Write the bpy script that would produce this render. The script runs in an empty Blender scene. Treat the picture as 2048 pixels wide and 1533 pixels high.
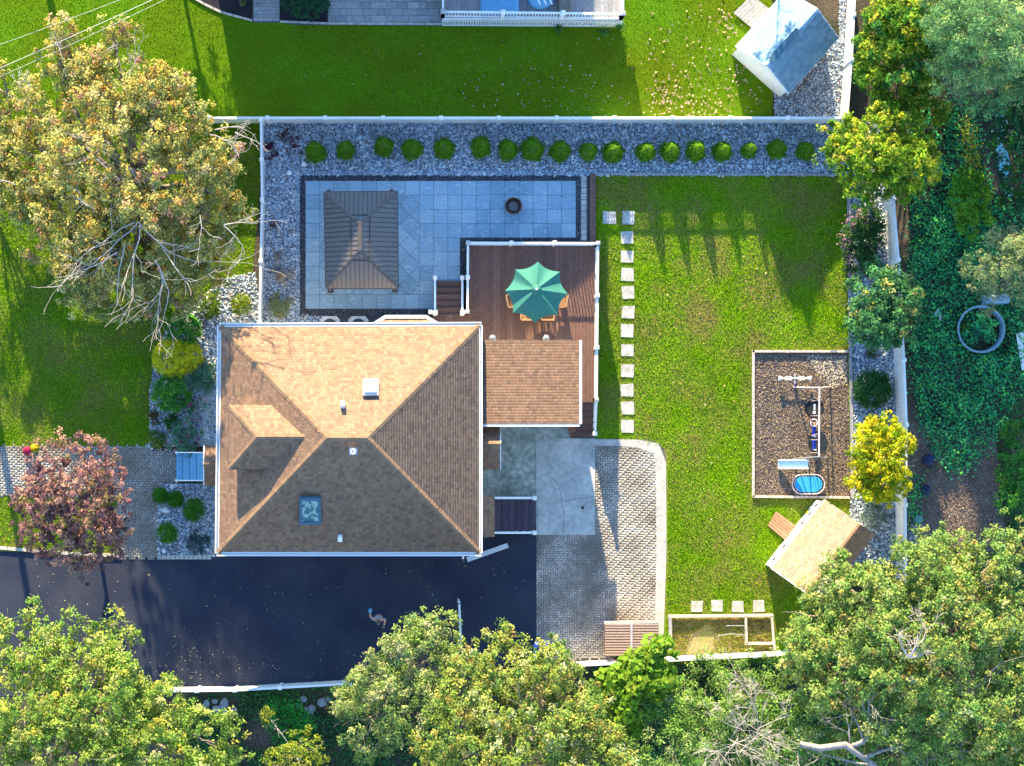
import bpy, bmesh, math, random
import numpy as np
from mathutils import Vector, Matrix

R = random.Random(7); N = np.random.default_rng(11)
SC = bpy.context.scene; COL = SC.collection
# ------------------------------------------------------------------ camera, sky, sun
H, X0, Y0, S = 88.0, 820.0, 850.0, 46.0          # drone height (m), point straight below it and ground scale (plan units)
cd = bpy.data.cameras.new('camera'); cam = bpy.data.objects.new('camera', cd); COL.objects.link(cam)
cam.location = (0, 0, H); cd.sensor_width = 36; cd.lens = 36 * H / (2048 / S)
cd.shift_x = (1024 - X0) / 2048; cd.shift_y = (Y0 - 766.5) / 2048
cd.clip_start = 1; cd.clip_end = 500; SC.camera = cam
SUN = Vector((-0.17, 1.0, 1 / 3.2)).normalized()
W = bpy.data.worlds.new('World'); SC.world = W; W.use_nodes = True
nt = W.node_tree; bg = nt.nodes['Background']; sky = nt.nodes.new('ShaderNodeTexSky')
sky.sky_type = 'NISHITA'; sky.sun_disc = False; sky.sun_elevation = math.asin(SUN.z)
sky.sun_rotation = math.atan2(SUN.x, SUN.y); sky.ozone_density = 3.0; sky.dust_density = 0.0; sky.air_density = 1.0
nt.links.new(sky.outputs[0], bg.inputs[0]); bg.inputs[1].default_value = 0.13
sd = bpy.data.lights.new('sun', 'SUN'); so = bpy.data.objects.new('sun', sd); COL.objects.link(so)
sd.energy = 4.0; sd.angle = math.radians(0.6); sd.color = (1.0, 0.80, 0.48)
so.rotation_euler = SUN.to_track_quat('Z', 'Y').to_euler(); so.location = (0, 0, 60)
SC.view_settings.view_transform = 'Standard'; SC.view_settings.look = 'None'
SC.view_settings.exposure = 2.35; SC.view_settings.gamma = 1.0

# ------------------------------------------------------------------ helpers
def P(x, y, z=0.0):
    k = (1 - z / H) / S
    return ((x - X0) * k, (Y0 - y) * k, z)
OFF = {}
def off(o): return OFF.get(o.name, (0, 0, 0)) if o else (0, 0, 0)
def props(o, label=None, cat=None, group=None, kind=None):
    if label: o['label'] = label
    if cat: o['category'] = cat
    if group: o['group'] = group
    if kind: o['kind'] = kind
    return o
def thing(name, label, cat, loc=(0, 0, 0), group=None):
    o = bpy.data.objects.new(name, None); COL.objects.link(o); o.location = loc
    o.empty_display_size = .2; OFF[o.name] = tuple(loc)
    return props(o, label, cat, group)
def npmesh(name, V, F, mat, parent=None, cols=None, loc=None, smooth=False):
    """V (n,3) world coordinates, F (m,k) faces, cols (n,3) per vertex"""
    V = np.asarray(V, dtype=np.float32); F = np.asarray(F, dtype=np.int32)
    o0 = np.array(off(parent) if parent else (loc or (0, 0, 0)), dtype=np.float32)
    V = V - o0
    me = bpy.data.meshes.new(name); m, k = F.shape
    me.vertices.add(len(V)); me.vertices.foreach_set('co', V.ravel())
    me.loops.add(m * k); me.loops.foreach_set('vertex_index', F.ravel())
    me.polygons.add(m); me.polygons.foreach_set('loop_start', np.arange(0, m * k, k, dtype=np.int32))
    if smooth: me.polygons.foreach_set('use_smooth', np.ones(m, dtype=bool))
    if cols is not None:
        a = me.color_attributes.new('Col', 'FLOAT_COLOR', 'POINT')
        c = np.ones((len(V), 4), dtype=np.float32); c[:, :3] = cols; a.data.foreach_set('color', c.ravel())
    me.update(calc_edges=True); me.validate()
    return link(name, me, mat, parent, loc)
def link(name, me, mat, parent=None, loc=None):
    o = bpy.data.objects.new(name, me); COL.objects.link(o)
    if mat: me.materials.append(M[mat]) if not me.materials else None
    if parent: o.parent = parent; OFF[o.name] = off(parent)
    elif loc: o.location = loc; OFF[o.name] = tuple(loc)
    return o
class MB:
    def __init__(s): s.v = []; s.f = []; s.c = []
    def add(s, vs, fs, col=None):
        n = len(s.v); s.v += [tuple(v) for v in vs]; s.f += [tuple(i + n for i in f) for f in fs]
        s.c += [col or (1, 1, 1)] * len(vs); return s
    def hexa(s, b, t, col=None):
        """b, t: four corners each, same order"""
        return s.add(list(b) + list(t), [(3, 2, 1, 0), (4, 5, 6, 7), (0, 1, 5, 4), (1, 2, 6, 5), (2, 3, 7, 6), (3, 0, 4, 7)], col)
    def box(s, c, d, rz=0.0, col=None):
        x, y, z = d[0] / 2, d[1] / 2, d[2] / 2; ca, sa = math.cos(rz), math.sin(rz)
        q = [(c[0] + a * ca - b * sa, c[1] + a * sa + b * ca) for a, b in ((-x, -y), (x, -y), (x, y), (-x, y))]
        return s.hexa([(a, b, c[2] - z) for a, b in q], [(a, b, c[2] + z) for a, b in q], col)
    def pbox(s, x0, x1, y0, y1, z0, z1, col=None):
        """box given by plan units of its top, upright sides"""
        a = P(x0, y1, z1); b = P(x1, y0, z1)
        return s.box(((a[0] + b[0]) / 2, (a[1] + b[1]) / 2, (z0 + z1) / 2), (b[0] - a[0], b[1] - a[1], z1 - z0), 0, col)
    def bar(s, a, b, w, h=None, col=None):
        """square bar between two points"""
        a = Vector(a); b = Vector(b); d = (b - a).normalized(); up = Vector((0, 0, 1))
        if abs(d.z) > .95: up = Vector((0, 1, 0))
        u = d.cross(up).normalized() * w / 2; v = u.cross(d).normalized() * (h or w) / 2
        return s.hexa([a - u - v, a + u - v, a + u + v, a - u + v], [b - u - v, b + u - v, b + u + v, b - u + v], col)
    def prism(s, poly, z0, z1, col=None):
        n = len(poly); vs = [(x, y, z0) for x, y in poly] + [(x, y, z1) for x, y in poly]
        return s.add(vs, [tuple(range(n))[::-1], tuple(range(n, 2 * n))] + [(i, (i + 1) % n, n + (i + 1) % n, n + i) for i in range(n)], col)
    def tube(s, pts, rad, n=6, col=None):
        vs = []; fs = []; pts = [Vector(p) for p in pts]
        if not hasattr(rad, '__len__'): rad = [rad] * len(pts)
        for i, p in enumerate(pts):
            d = (pts[min(i + 1, len(pts) - 1)] - pts[max(i - 1, 0)]).normalized()
            u = d.cross(Vector((0, 0, 1)) if abs(d.z) < .9 else Vector((1, 0, 0))).normalized(); v = d.cross(u)
            for k in range(n):
                a = 2 * math.pi * k / n; vs.append(p + (u * math.cos(a) + v * math.sin(a)) * rad[i])
        for i in range(len(pts) - 1):
            for k in range(n):
                j = (k + 1) % n; fs.append((i * n + k, i * n + j, i * n + n + j, i * n + n + k))
        fs.append(tuple(range(n))[::-1]); fs.append(tuple(range(len(vs) - n, len(vs))))
        return s.add(vs, fs, col)
    def lathe(s, c, prof, n=20, sx=1, sy=1, col=None, cap=True):
        """prof list of (radius, z)"""
        vs = []; fs = []
        for r, z in prof:
            for k in range(n):
                a = 2 * math.pi * k / n; vs.append((c[0] + r * sx * math.cos(a), c[1] + r * sy * math.sin(a), c[2] + z))
        for i in range(len(prof) - 1):
            for k in range(n):
                j = (k + 1) % n; fs.append((i * n + k, i * n + j, i * n + n + j, i * n + n + k))
        if cap: fs.append(tuple(range(n))[::-1]); fs.append(tuple(range(len(vs) - n, len(vs))))
        return s.add(vs, fs, col)
    def rock(s, c, r, rz=.6, col=None, seed=0):
        q = random.Random(seed); bm = bmesh.new(); bmesh.ops.create_icosphere(bm, subdivisions=2, radius=1)
        ax = [q.uniform(.75, 1.25) for _ in range(3)]
        dirs = [(Vector((q.gauss(0, 1), q.gauss(0, 1), q.gauss(0, 1))).normalized(), q.uniform(.62, .9)) for _ in range(9)]
        vs = []
        for v in bm.verts:
            p = v.co.copy()
            for d, k in dirs:
                e = p.dot(d)
                if e > k: p -= d * (e - k)
            vs.append((c[0] + p.x * r * ax[0], c[1] + p.y * r * ax[1], c[2] + p.z * r * rz))
        fs = [tuple(v.index for v in f.verts) for f in bm.faces]; bm.free()
        return s.add(vs, fs, col)
    def build(s, name, mat, parent=None, loc=None, smooth=False):
        o0 = Vector(off(parent) if parent else (loc or (0, 0, 0)))
        me = bpy.data.meshes.new(name); me.from_pydata([Vector(v) - o0 for v in s.v], [], s.f)
        if any(c != (1, 1, 1) for c in s.c):
            a = me.color_attributes.new('Col', 'FLOAT_COLOR', 'POINT')
            a.data.foreach_set('color', np.array([(*c, 1) for c in s.c], dtype=np.float32).ravel())
        if smooth: me.polygons.foreach_set('use_smooth', [True] * len(me.polygons))
        bm = bmesh.new(); bm.from_mesh(me); bmesh.ops.recalc_face_normals(bm, faces=bm.faces); bm.to_mesh(me); bm.free()
        me.update()
        return link(name, me, mat, parent, loc)
def copy_tree(o, parent=None):
    c = o.copy(); COL.objects.link(c); c.parent = parent
    for ch in list(o.children): copy_tree(ch, c)
    return c
ORD = ['first', 'second', 'third', 'fourth', 'fifth', 'sixth', 'seventh', 'eighth', 'ninth', 'tenth', 'eleventh', 'twelfth', 'thirteenth',
       'fourteenth', 'fifteenth', 'sixteenth', 'seventeenth', 'eighteenth']

# ------------------------------------------------------------------ materials
M = {}
def mat(n, c=None, r=.8, ns=6., nv=.3, c2=None, ns2=.7, bs=0., bd=.01, spec=.25, trans=0., metal=0., coat=0., sharp=False, veins=False):
    """colour c (None: the mesh's own Col), fine grain nv at scale ns, broad patches of c2 at scale ns2, bump bs at scale"""
    m = bpy.data.materials.new(n); m.use_nodes = True; t = m.node_tree; L = t.links.new; b = t.nodes['Principled BSDF']
    b.inputs['Roughness'].default_value = r; b.inputs['Specular IOR Level'].default_value = spec; b.inputs['Metallic'].default_value = metal
    if coat: b.inputs['Coat Weight'].default_value = coat
    pos = t.nodes.new('ShaderNodeNewGeometry').outputs['Position']
    if c is None:
        a = t.nodes.new('ShaderNodeAttribute'); a.attribute_name = 'Col'; col = a.outputs['Color']
    else:
        a = t.nodes.new('ShaderNodeRGB'); a.outputs[0].default_value = (*c, 1); col = a.outputs[0]
    def noise(sc, det=3.):
        q = t.nodes.new('ShaderNodeTexNoise'); q.inputs['Scale'].default_value = sc; q.inputs['Detail'].default_value = det
        L(pos, q.inputs['Vector']); return q.outputs['Fac']
    if c2:
        rm = t.nodes.new('ShaderNodeMapRange'); rm.inputs[1].default_value = .46 if sharp else .38; rm.inputs[2].default_value = .56 if sharp else .66; L(noise(ns2, 5), rm.inputs[0])
        mx = t.nodes.new('ShaderNodeMix'); mx.data_type = 'RGBA'; L(rm.outputs[0], mx.inputs[0]); L(col, mx.inputs[6]); mx.inputs[7].default_value = (*c2, 1); col = mx.outputs[2]
    if nv:
        rm = t.nodes.new('ShaderNodeMapRange'); rm.inputs[1].default_value = .25; rm.inputs[2].default_value = .75
        rm.inputs[3].default_value = 1 - nv; rm.inputs[4].default_value = 1 + nv; L(noise(ns), rm.inputs[0])
        mx = t.nodes.new('ShaderNodeVectorMath'); mx.operation = 'SCALE'; L(col, mx.inputs[0]); L(rm.outputs[0], mx.inputs[3]); col = mx.outputs[0]
    if veins:
        mp = t.nodes.new('ShaderNodeMapping'); mp.inputs['Scale'].default_value = (1.6, 5, 1); L(pos, mp.inputs[0]); q = t.nodes.new('ShaderNodeTexNoise'); q.inputs['Scale'].default_value = 2.2; q.inputs['Detail'].default_value = 6; q.inputs['Distortion'].default_value = .8; L(mp.outputs[0], q.inputs['Vector'])
        rm = t.nodes.new('ShaderNodeMapRange'); rm.inputs[1].default_value = .54; rm.inputs[2].default_value = .72; rm.inputs[4].default_value = .5; L(q.outputs['Fac'], rm.inputs[0])
        mx = t.nodes.new('ShaderNodeMix'); mx.data_type = 'RGBA'; L(rm.outputs[0], mx.inputs[0]); L(col, mx.inputs[6]); mx.inputs[7].default_value = (.62, .72, .80, 1); col = mx.outputs[2]
    L(col, b.inputs['Base Color'])
    if bs:
        bp = t.nodes.new('ShaderNodeBump'); bp.inputs['Strength'].default_value = .8; bp.inputs['Distance'].default_value = bd
        L(noise(bs, 4), bp.inputs['Height']); L(bp.outputs[0], b.inputs['Normal'])
    if trans:
        tr = t.nodes.new('ShaderNodeBsdfTranslucent'); L(col, tr.inputs[0]); ms = t.nodes.new('ShaderNodeMixShader'); ms.inputs[0].default_value = trans
        L(b.outputs[0], ms.inputs[1]); L(tr.outputs[0], ms.inputs[2]); L(ms.outputs[0], t.nodes['Material Output'].inputs[0])
    M[n] = m; return m
mat('soil', (.10, .075, .06), .95, 9, .5, (.03, .035, .02), .5, bs=14, bd=.05)
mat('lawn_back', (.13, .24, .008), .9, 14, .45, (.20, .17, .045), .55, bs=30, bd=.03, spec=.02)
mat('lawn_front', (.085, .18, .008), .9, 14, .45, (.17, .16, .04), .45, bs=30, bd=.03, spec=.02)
mat('lawn_next', (.10, .22, .008), .9, 20, .22, (.11, .15, .006), .3, bs=40, bd=.02, spec=.02)
mat('grass', None, .9, 8, .25, trans=.5, spec=.02)
mat('leaf', None, .6, 5, .15, trans=.35, spec=.15)
mat('bark', (.20, .17, .14), .9, 12, .4, bs=20, bd=.02)
mat('dead_wood', (.25, .23, .22), .85, 14, .4, bs=22, bd=.02)
mat('bare_wood', (.40, .36, .34), .8, 12, .3, bs=20, bd=.01)
mat('pebble', None, .8, 30, .15, spec=.1)
mat('gravel_bed', (.17, .18, .21), .95, 26, .6, bs=40, bd=.03)
mat('dark_stone', (.075, .085, .105), .9, 30, .8, bs=45, bd=.03)
mat('asphalt', (.030, .036, .060), .9, 40, .35, (.046, .052, .074), .5, spec=.05, bs=60, bd=.008)
mat('brick_paver', None, .85, 14, .25, (.20, .18, .15), .7, bs=50, bd=.004)
mat('joint', (.11, .105, .095), .95, 20, .4)
mat('kerb_stone', (.50, .47, .42), .85, 10, .25, (.38, .36, .33), 1.5, bs=30, bd=.006)
mat('concrete', (.50, .49, .45), .85, 5, .22, (.36, .37, .34), 1.1, bs=25, bd=.004)
mat('mossy_concrete', (.46, .46, .40), .9, 5, .4, (.25, .30, .23), 1.3, bs=18, bd=.01)
mat('patio_slab', None, .7, 20, .16, bs=18, bd=.004, spec=.12, veins=True)
mat('stepping_stone', (.50, .49, .47), .85, 12, .25, (.33, .32, .28), 3.5, bs=20, bd=.006)
mat('timber', (.52, .44, .38), .85, 10, .35, bs=16, bd=.006)
mat('grey_timber', (.30, .30, .31), .85, 10, .3, bs=16, bd=.006)
mat('mulch', None, .95, 20, .3)
mat('mulch_bed', (.12, .09, .07), .95, 16, .6, (.20, .16, .12), 1.0, bs=30, bd=.04)
mat('vinyl', (.80, .80, .79), .35, 4, .04, spec=.4)
mat('white_paint', (.78, .77, .74), .5, 5, .06)
mat('wall_siding', (.62, .60, .55), .7, 3, .08)
mat('shingle', None, .9, 60, .25, bs=80, bd=.003)
mat('roof_base', (.14, .10, .075), .95, 20, .3)
mat('deck_board', None, .65, 9, .22, bs=25, bd=.002, spec=.3)
mat('dark_metal', (.10, .085, .075), .45, 6, .15, spec=.4, metal=.2)
mat('gazebo_metal', None, .42, 6, .1, spec=.45, metal=.15)
mat('black_iron', (.025, .024, .024), .6, 12, .3)
mat('rust', (.12, .05, .025), .8, 14, .5)
mat('umbrella_cloth', (.04, .19, .155), .75, 14, .1, bs=10, bd=.006, trans=.15)
mat('teak', (.36, .21, .11), .6, 14, .25)
mat('glass', (.03, .10, .10), .08, 9, .4, (.28, .40, .34), 5., spec=.6, coat=.5, sharp=True)  # pale mottling painted into the pane in place of reflected trees and sky
mat('lead_flash', (.33, .36, .38), .4, 8, .15, metal=.4)
mat('blue_frame', (.05, .12, .17), .5, 8, .1)
mat('dome', (.80, .80, .80), .25, 3, .05, spec=.5)
mat('blue_plastic', (.01, .05, .50), .35, 4, .08, spec=.5)
mat('blue_cloth', (.13, .36, .60), .7, 6, .12, bs=6, bd=.03)
mat('navy_cloth', (.018, .028, .08), .7, 6, .2)
mat('grey_cover', (.16, .15, .14), .8, 8, .25, bs=7, bd=.03)
mat('sky_mat', (.03, .30, .62), .5, 5, .1)
mat('slide_plastic', (.55, .70, .80), .35, 4, .06)
mat('pink_steel', (.75, .62, .62), .4, 6, .1, metal=.1)
mat('blue_steel', (.03, .10, .45), .4, 6, .1)
mat('black_rubber', (.02, .02, .023), .6, 10, .2)
mat('terracotta', (.32, .13, .06), .8, 8, .25)
mat('stone_white', (.62, .62, .62), .8, 10, .25, bs=14, bd=.02)
mat('stone_grey', (.27, .29, .31), .85, 8, .35, bs=14, bd=.03)
mat('shed_white', (.74, .73, .70), .6, 6, .08)
mat('grey_shingle', None, .85, 40, .2, bs=60, bd=.003)
mat('tan_metal', (.42, .30, .24), .5, 8, .15)
mat('tan_dark', (.17, .11, .085), .6, 8, .2)
mat('dark_mulch', (.022, .022, .03), .95, 24, .8, bs=40, bd=.04)
mat('blue_paver', None, .8, 6, .15, bs=25, bd=.005)
mat('tank', (.24, .37, .48), .45, 5, .18, metal=.3)
mat('water', (.20, .56, .68), .3, 3, .15, bs=5, bd=.02, spec=.6)
mat('skin', (.50, .27, .20), .6, 6, .05)
mat('hair', (.12, .09, .07), .8, 20, .2)
mat('wire', (.62, .60, .55), .5, 3, .0)
mat('petal', None, .6, 8, .2, trans=.2)
mat('painted_step', (.17, .40, .58), .6, 6, .12, bs=14, bd=.004)
mat('green_plastic', (.10, .26, .22), .4, 5, .1)

# ------------------------------------------------------------------ scatter helpers
_G = N.random((64, 64))
def vnoise(x, y, sc):
    """smooth value noise over plan metres"""
    x = np.asarray(x) / sc + 17.3; y = np.asarray(y) / sc + 31.7; i = np.floor(x).astype(int); j = np.floor(y).astype(int); u = x - i; v = y - j; u = u * u * (3 - 2 * u); v = v * v * (3 - 2 * v)
    g = lambda a, b: _G[a % 64, b % 64]
    return (g(i, j) * (1 - u) + g(i + 1, j) * u) * (1 - v) + (g(i, j + 1) * (1 - u) + g(i + 1, j + 1) * u) * v
def fbm(x, y, sc): return (vnoise(x, y, sc) + .5 * vnoise(y + 9, x, sc / 2.1) + .25 * vnoise(x + 5, y + 3, sc / 4.3)) / 1.75
def inside(poly, x, y):
    r = np.zeros(len(x), bool); n = len(poly)
    for i in range(n):
        x1, y1 = poly[i]; x2, y2 = poly[(i + 1) % n]
        c = ((y1 > y) != (y2 > y)) & (x < (x2 - x1) * (y - y1) / ((y2 - y1) or 1e-9) + x1); r ^= c
    return r
def scatter(polys, dens, holes=()):
    """plan points per square metre in polygons, minus holes"""
    out = []
    for p in polys:
        xs = [q[0] for q in p]; ys = [q[1] for q in p]; a = (max(xs) - min(xs)) * (max(ys) - min(ys)) / S / S
        n = int(a * dens); x = N.uniform(min(xs), max(xs), n); y = N.uniform(min(ys), max(ys), n); k = inside(p, x, y)
        for h in holes: k &= ~inside(h, x, y)
        out.append(np.stack([x[k], y[k]], 1))
    return np.concatenate(out)
def togrd(p, z): return np.stack([(p[:, 0] - X0) / S * (1 - z / H), (Y0 - p[:, 1]) / S * (1 - z / H), np.full(len(p), z)], 1)
def unit(v): return v / np.maximum(np.linalg.norm(v, axis=1, keepdims=True), 1e-9)
def leafmesh(name, p, n, s, c, m='leaf', parent=None, asp=.62, loc=None):
    k = len(p); n = unit(n); t = unit(np.cross(n, N.normal(size=(k, 3)))); b = np.cross(n, t); s = s[:, None]
    V = np.empty((k, 4, 3)); V[:, 0] = p - t * s * .5; V[:, 1] = p + b * s * asp * .5 + n * s * .10
    V[:, 2] = p + t * s * .5 - n * s * .08; V[:, 3] = p - b * s * asp * .5 + n * s * .10
    return npmesh(name, V.reshape(-1, 3), np.arange(k * 4).reshape(-1, 4), m, parent, np.repeat(c, 4, 0), loc)
def palette(pal, n, jit=.25):
    pal = np.array(pal); w = pal[:, 3] / pal[:, 3].sum(); c = pal[N.choice(len(pal), n, p=w), :3]
    return c * N.uniform(1 - jit, 1 + jit, (n, 1))
def lobe(x, y, z, r, rz): q = P(x, y, z); return (np.array(q), r / S, rz)
def crown(name, lobes, nl, leaf, pal, parent, clump=.38, per=55, m='leaf', jit=.3, core=.28, flat=.65, zmin=-.25, asp=.62, upk=.7, ragged=.12, puff=0):
    """a crown of leaf clumps spread over and inside several lobes"""
    tint = None
    if puff:
        L2 = []; L0 = list(lobes)
        for c0, r0_, z0_ in L0:
            k = max(4, int(2.6 * (r0_ / puff) ** 2)); dd = unit(N.normal(size=(k * 4, 3))); dd = dd[dd[:, 2] > -.1][:k]
            for e in dd: q_ = puff * N.uniform(.55, 1.2); L2.append((c0 + e * np.array([max(.1, r0_ - q_ * .55)] * 2 + [max(.1, z0_ - q_ * .3)]), q_, q_ * .75))
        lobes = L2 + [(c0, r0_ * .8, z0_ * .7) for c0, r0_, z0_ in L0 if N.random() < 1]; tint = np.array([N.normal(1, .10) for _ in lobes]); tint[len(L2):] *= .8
    nc = max(3, nl // per); w = np.array([l[1] ** 2 for l in lobes])
    if puff: w[len(L2):] *= .35
    li = N.choice(len(lobes), nc, p=w / w.sum())
    C = np.array([l[0] for l in lobes])[li]; r = np.array([l[1] for l in lobes])[li]; rz = np.array([l[2] for l in lobes])[li]
    d = N.normal(size=(nc * 3, 3)); d = unit(d); d = d[d[:, 2] > zmin][:nc]; 
    while len(d) < nc: d = np.concatenate([d, d])[:nc]
    f = N.normal(.90, ragged, nc); inn = N.random(nc) < core; f[inn] = N.uniform(.15, .8, inn.sum())
    cc = C + d * np.stack([r, r, rz], 1) * f[:, None]; cc[:, 2] = np.maximum(cc[:, 2], .12)
    cs = clump * N.uniform(.55, 1.25, nc); cp = palette(pal, nc, .12)
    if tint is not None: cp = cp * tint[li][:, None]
    k = N.poisson(per, nc); idx = np.repeat(np.arange(nc), k); n = len(idx)
    g = N.normal(size=(n, 3)); g = unit(g) * (N.random((n, 1)) ** .5); g[:, 2] *= flat
    p = cc[idx] + g * cs[idx][:, None]; p[:, 2] = np.maximum(p[:, 2], .03)
    nr = d[idx] * .35 + g * .45 + np.array([0, 0, upk]) + N.normal(size=(n, 3)) * .42
    col = cp[idx] * N.uniform(1 - jit, 1 + jit, (n, 1)) * N.normal(1, .06, (n, 3))
    return leafmesh(name, p, nr, leaf * N.uniform(.5, 1.45, n), np.clip(col, .004, .9), m, parent, asp)
def branches(mb, p, d, ln, r, depth, q, spread=.6, up=.05, split=3, seg=4, n=6):
    pts = [Vector(p)]; rs = [r]; d = Vector(d).normalized()
    for i in range(seg):
        d = (d + Vector((q.gauss(0, .16), q.gauss(0, .16), q.gauss(0, .10) + up))).normalized()
        pts.append(pts[-1] + d * ln / seg); rs.append(max(.006, r * (1 - .6 * (i + 1) / seg)))
    mb.tube(pts, rs, n if r > .02 else 4)
    if depth:
        for k in range(split):
            i = q.randint(1, seg); e = (d + Vector((q.gauss(0, spread), q.gauss(0, spread), q.gauss(0, spread * .5)))).normalized()
            branches(mb, pts[i], e, ln * q.uniform(.45, .75), rs[i] * .65, depth - 1, q, spread, up, split, seg, n)
def tree(name, label, base, lobes, nl, leaf, pal, group=None, trunk=.16, bark='bark', crown_name='crown', cat='tree', **kw):
    """base: plan position of the trunk foot; lobes: (x, y, z, r, rz)"""
    b = P(*base); t = thing(name, label, cat, b, group); L = [lobe(*l) for l in lobes]
    q = random.Random(len(label) * 7 + int(base[0])); mb = MB()
    zc = sum(l[0][2] for l in L) / len(L); cx = sum(l[0][0] for l in L) / len(L); cy = sum(l[0][1] for l in L) / len(L)
    top = Vector((b[0] * .6 + cx * .4, b[1] * .6 + cy * .4, zc * .55)); m0 = Vector(b)
    pts = [m0.lerp(top, i / 4) + Vector((q.gauss(0, .04), q.gauss(0, .04), 0)) * (i > 0) for i in range(5)]
    mb.tube(pts, [trunk * 1.25, trunk, trunk * .9, trunk * .85, trunk * .75], 9)
    for l in L:
        e = Vector(l[0]) + Vector((0, 0, l[2] * .2)); a = pts[3].lerp(pts[4], q.random()); mid = a.lerp(e, .5) + Vector((q.gauss(0, .15), q.gauss(0, .15), .15))
        mb.tube([a, mid, e], [trunk * .55, trunk * .4, trunk * .2], 6)
        for k in range(5):
            dd = Vector((q.gauss(0, 1), q.gauss(0, 1), q.uniform(-.1, .8)))
            branches(mb, mid.lerp(e, q.random()), dd, l[1] * .8, trunk * .22, 1, q, split=2)
    mb.build('trunk', bark, t, smooth=True)
    props(crown(crown_name, L, nl, leaf, pal, t, **kw), kind='stuff')
    return t

# ------------------------------------------------------------------ ground and paved surfaces
def sheet(name, poly, z, m, kind='structure', n=None):
    mb = MB(); mb.add([P(x, y, 0)[:2] + (z,) for x, y in poly], [tuple(range(len(poly)))[::-1]])
    return props(mb.build(name, m), kind=kind)
sheet('ground', [(-6000, -6000), (8000, -6000), (8000, 8000), (-6000, 8000)], 0, 'soil')
LAWN_N = [(-400, -500), (1545, -500), (1545, 242), (-400, 242)]
LAWN_L = [(-400, 242), (530, 242), (505, 545), (440, 560), (400, 600), (345, 640), (310, 700), (300, 780), (300, 893), (-400, 893)]
LAWN_L2 = [(-400, 990), (235, 990), (238, 1114), (160, 1112), (60, 1104), (-400, 1096)]
LAWN_B = [(1192, 350), (1695, 350), (1700, 1130), (1590, 1325), (1330, 1330), (1190, 890)]
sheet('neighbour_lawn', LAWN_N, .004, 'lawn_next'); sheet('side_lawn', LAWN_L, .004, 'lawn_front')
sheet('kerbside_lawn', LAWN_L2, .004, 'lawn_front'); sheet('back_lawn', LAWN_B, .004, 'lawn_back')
GR_TOP = [(527, 243), (1790, 243), (1790, 352), (527, 352)]; GR_LEFT = [(527, 345), (596, 345), (596, 660), (518, 660)]
GR_LEFT2 = [(596, 628), (660, 635), (640, 660), (596, 660)]
GR_RIGHT = [(1699, 352), (1790, 352), (1800, 1130), (1690, 1130), (1702, 1000)]
BED_L = [(512, 545), (470, 552), (440, 562), (400, 600), (345, 640), (312, 700), (300, 780), (298, 893), (436, 893), (440, 650), (520, 645)]
BED_F = [(315, 968), (440, 968), (440, 1113), (315, 1113)]
NB_GR = [(1549, 120), (1690, 75), (1690, 240), (1549, 240)]
NB_GR2 = [(1680, -100), (1695, -100), (1690, 80), (1678, 80)]
GRAVELS = (('gravel_border', [GR_TOP, GR_LEFT, GR_LEFT2]), ('side_gravel', [GR_RIGHT]), ('garden_gravel', [BED_L, BED_F]), ('shed_gravel', [NB_GR, NB_GR2]))
for nm, ps in GRAVELS:
    mb = MB()
    for i, p in enumerate(ps): mb.add([P(x, y, 0)[:2] + (.008 + i * .001,) for x, y in p], [tuple(range(len(p)))[::-1]])
    props(mb.build(nm + '_base', 'gravel_bed'), kind='structure')
def pebbles(name, polys, dens, size, pal, z, holes=(), label=None, cat='gravel', parent=None, m='pebble', flat=.7):
    p = togrd(scatter(polys, dens, holes), z); n = len(p); s = size * np.clip(N.lognormal(-.1, .38, (n, 1)), .35, 2.4); a = N.uniform(0, 6.28, n)
    V = np.empty((n, 8, 3)); e = N.uniform(.7, 1.3, n)
    for k in range(4):
        an = a + k * math.pi / 2 + N.normal(0, .2, n)
        o = np.stack([np.cos(an) * e, np.sin(an) / e, np.zeros(n)], 1) * s * .5
        V[:, k] = p + o; V[:, k + 4] = p + o * N.uniform(.4, .75, (n, 1)) + np.stack([N.normal(0, .1, n) * s[:, 0], N.normal(0, .1, n) * s[:, 0], s[:, 0] * flat * N.uniform(.4, 1., n)], 1)
    b = (np.arange(n) * 8)[:, None]; F = np.concatenate([b + np.array(f) for f in ((4, 5, 6, 7), (0, 1, 5, 4), (1, 2, 6, 5), (2, 3, 7, 6), (3, 0, 4, 7))])
    o = npmesh(name, V.reshape(-1, 3), F, m, parent, np.repeat(palette(pal, n, .2), 8, 0))
    return props(o, label, cat if label else None, kind='stuff')
GP = [(0.442, 0.533, 0.625, 3), (0.338, 0.416, 0.5, 3), (0.624, 0.728, 0.8, 2), (0.208, 0.247, 0.3, 1.5), (0.546, 0.507, 0.475, 1), (0.8, 0.8, 0.8, 0.8)]
pebbles('border_gravel_stones', [GR_TOP, GR_LEFT, GR_LEFT2], 380, .078, GP, .01, label='mixed grey river gravel along the back fence and beside the patio')
pebbles('side_gravel_stones', [GR_RIGHT], 380, .073, GP, .01, label='mixed grey gravel strip between back lawn and right fence')
pebbles('garden_gravel_stones', [BED_L, BED_F], 380, .078, GP + [(.55, .48, .43, 2)], .01, label='pale gravel around the garden shrubs left of the house')
pebbles('shed_gravel_stones', [NB_GR, NB_GR2], 420, .07, GP + [(.20, .08, .05, .6)], .01, label='grey gravel under and behind the neighbour\'s shed')

# driveway
DRIVE = [(-500, 1096), (60, 1106), (160, 1114), (245, 1116), (440, 1116), (440, 1050), (985, 1050), (1073, 1066), (1073, 1322), (700, 1368), (330, 1382), (-500, 1410)]
sheet('driveway', DRIVE, .012, 'asphalt')
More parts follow.
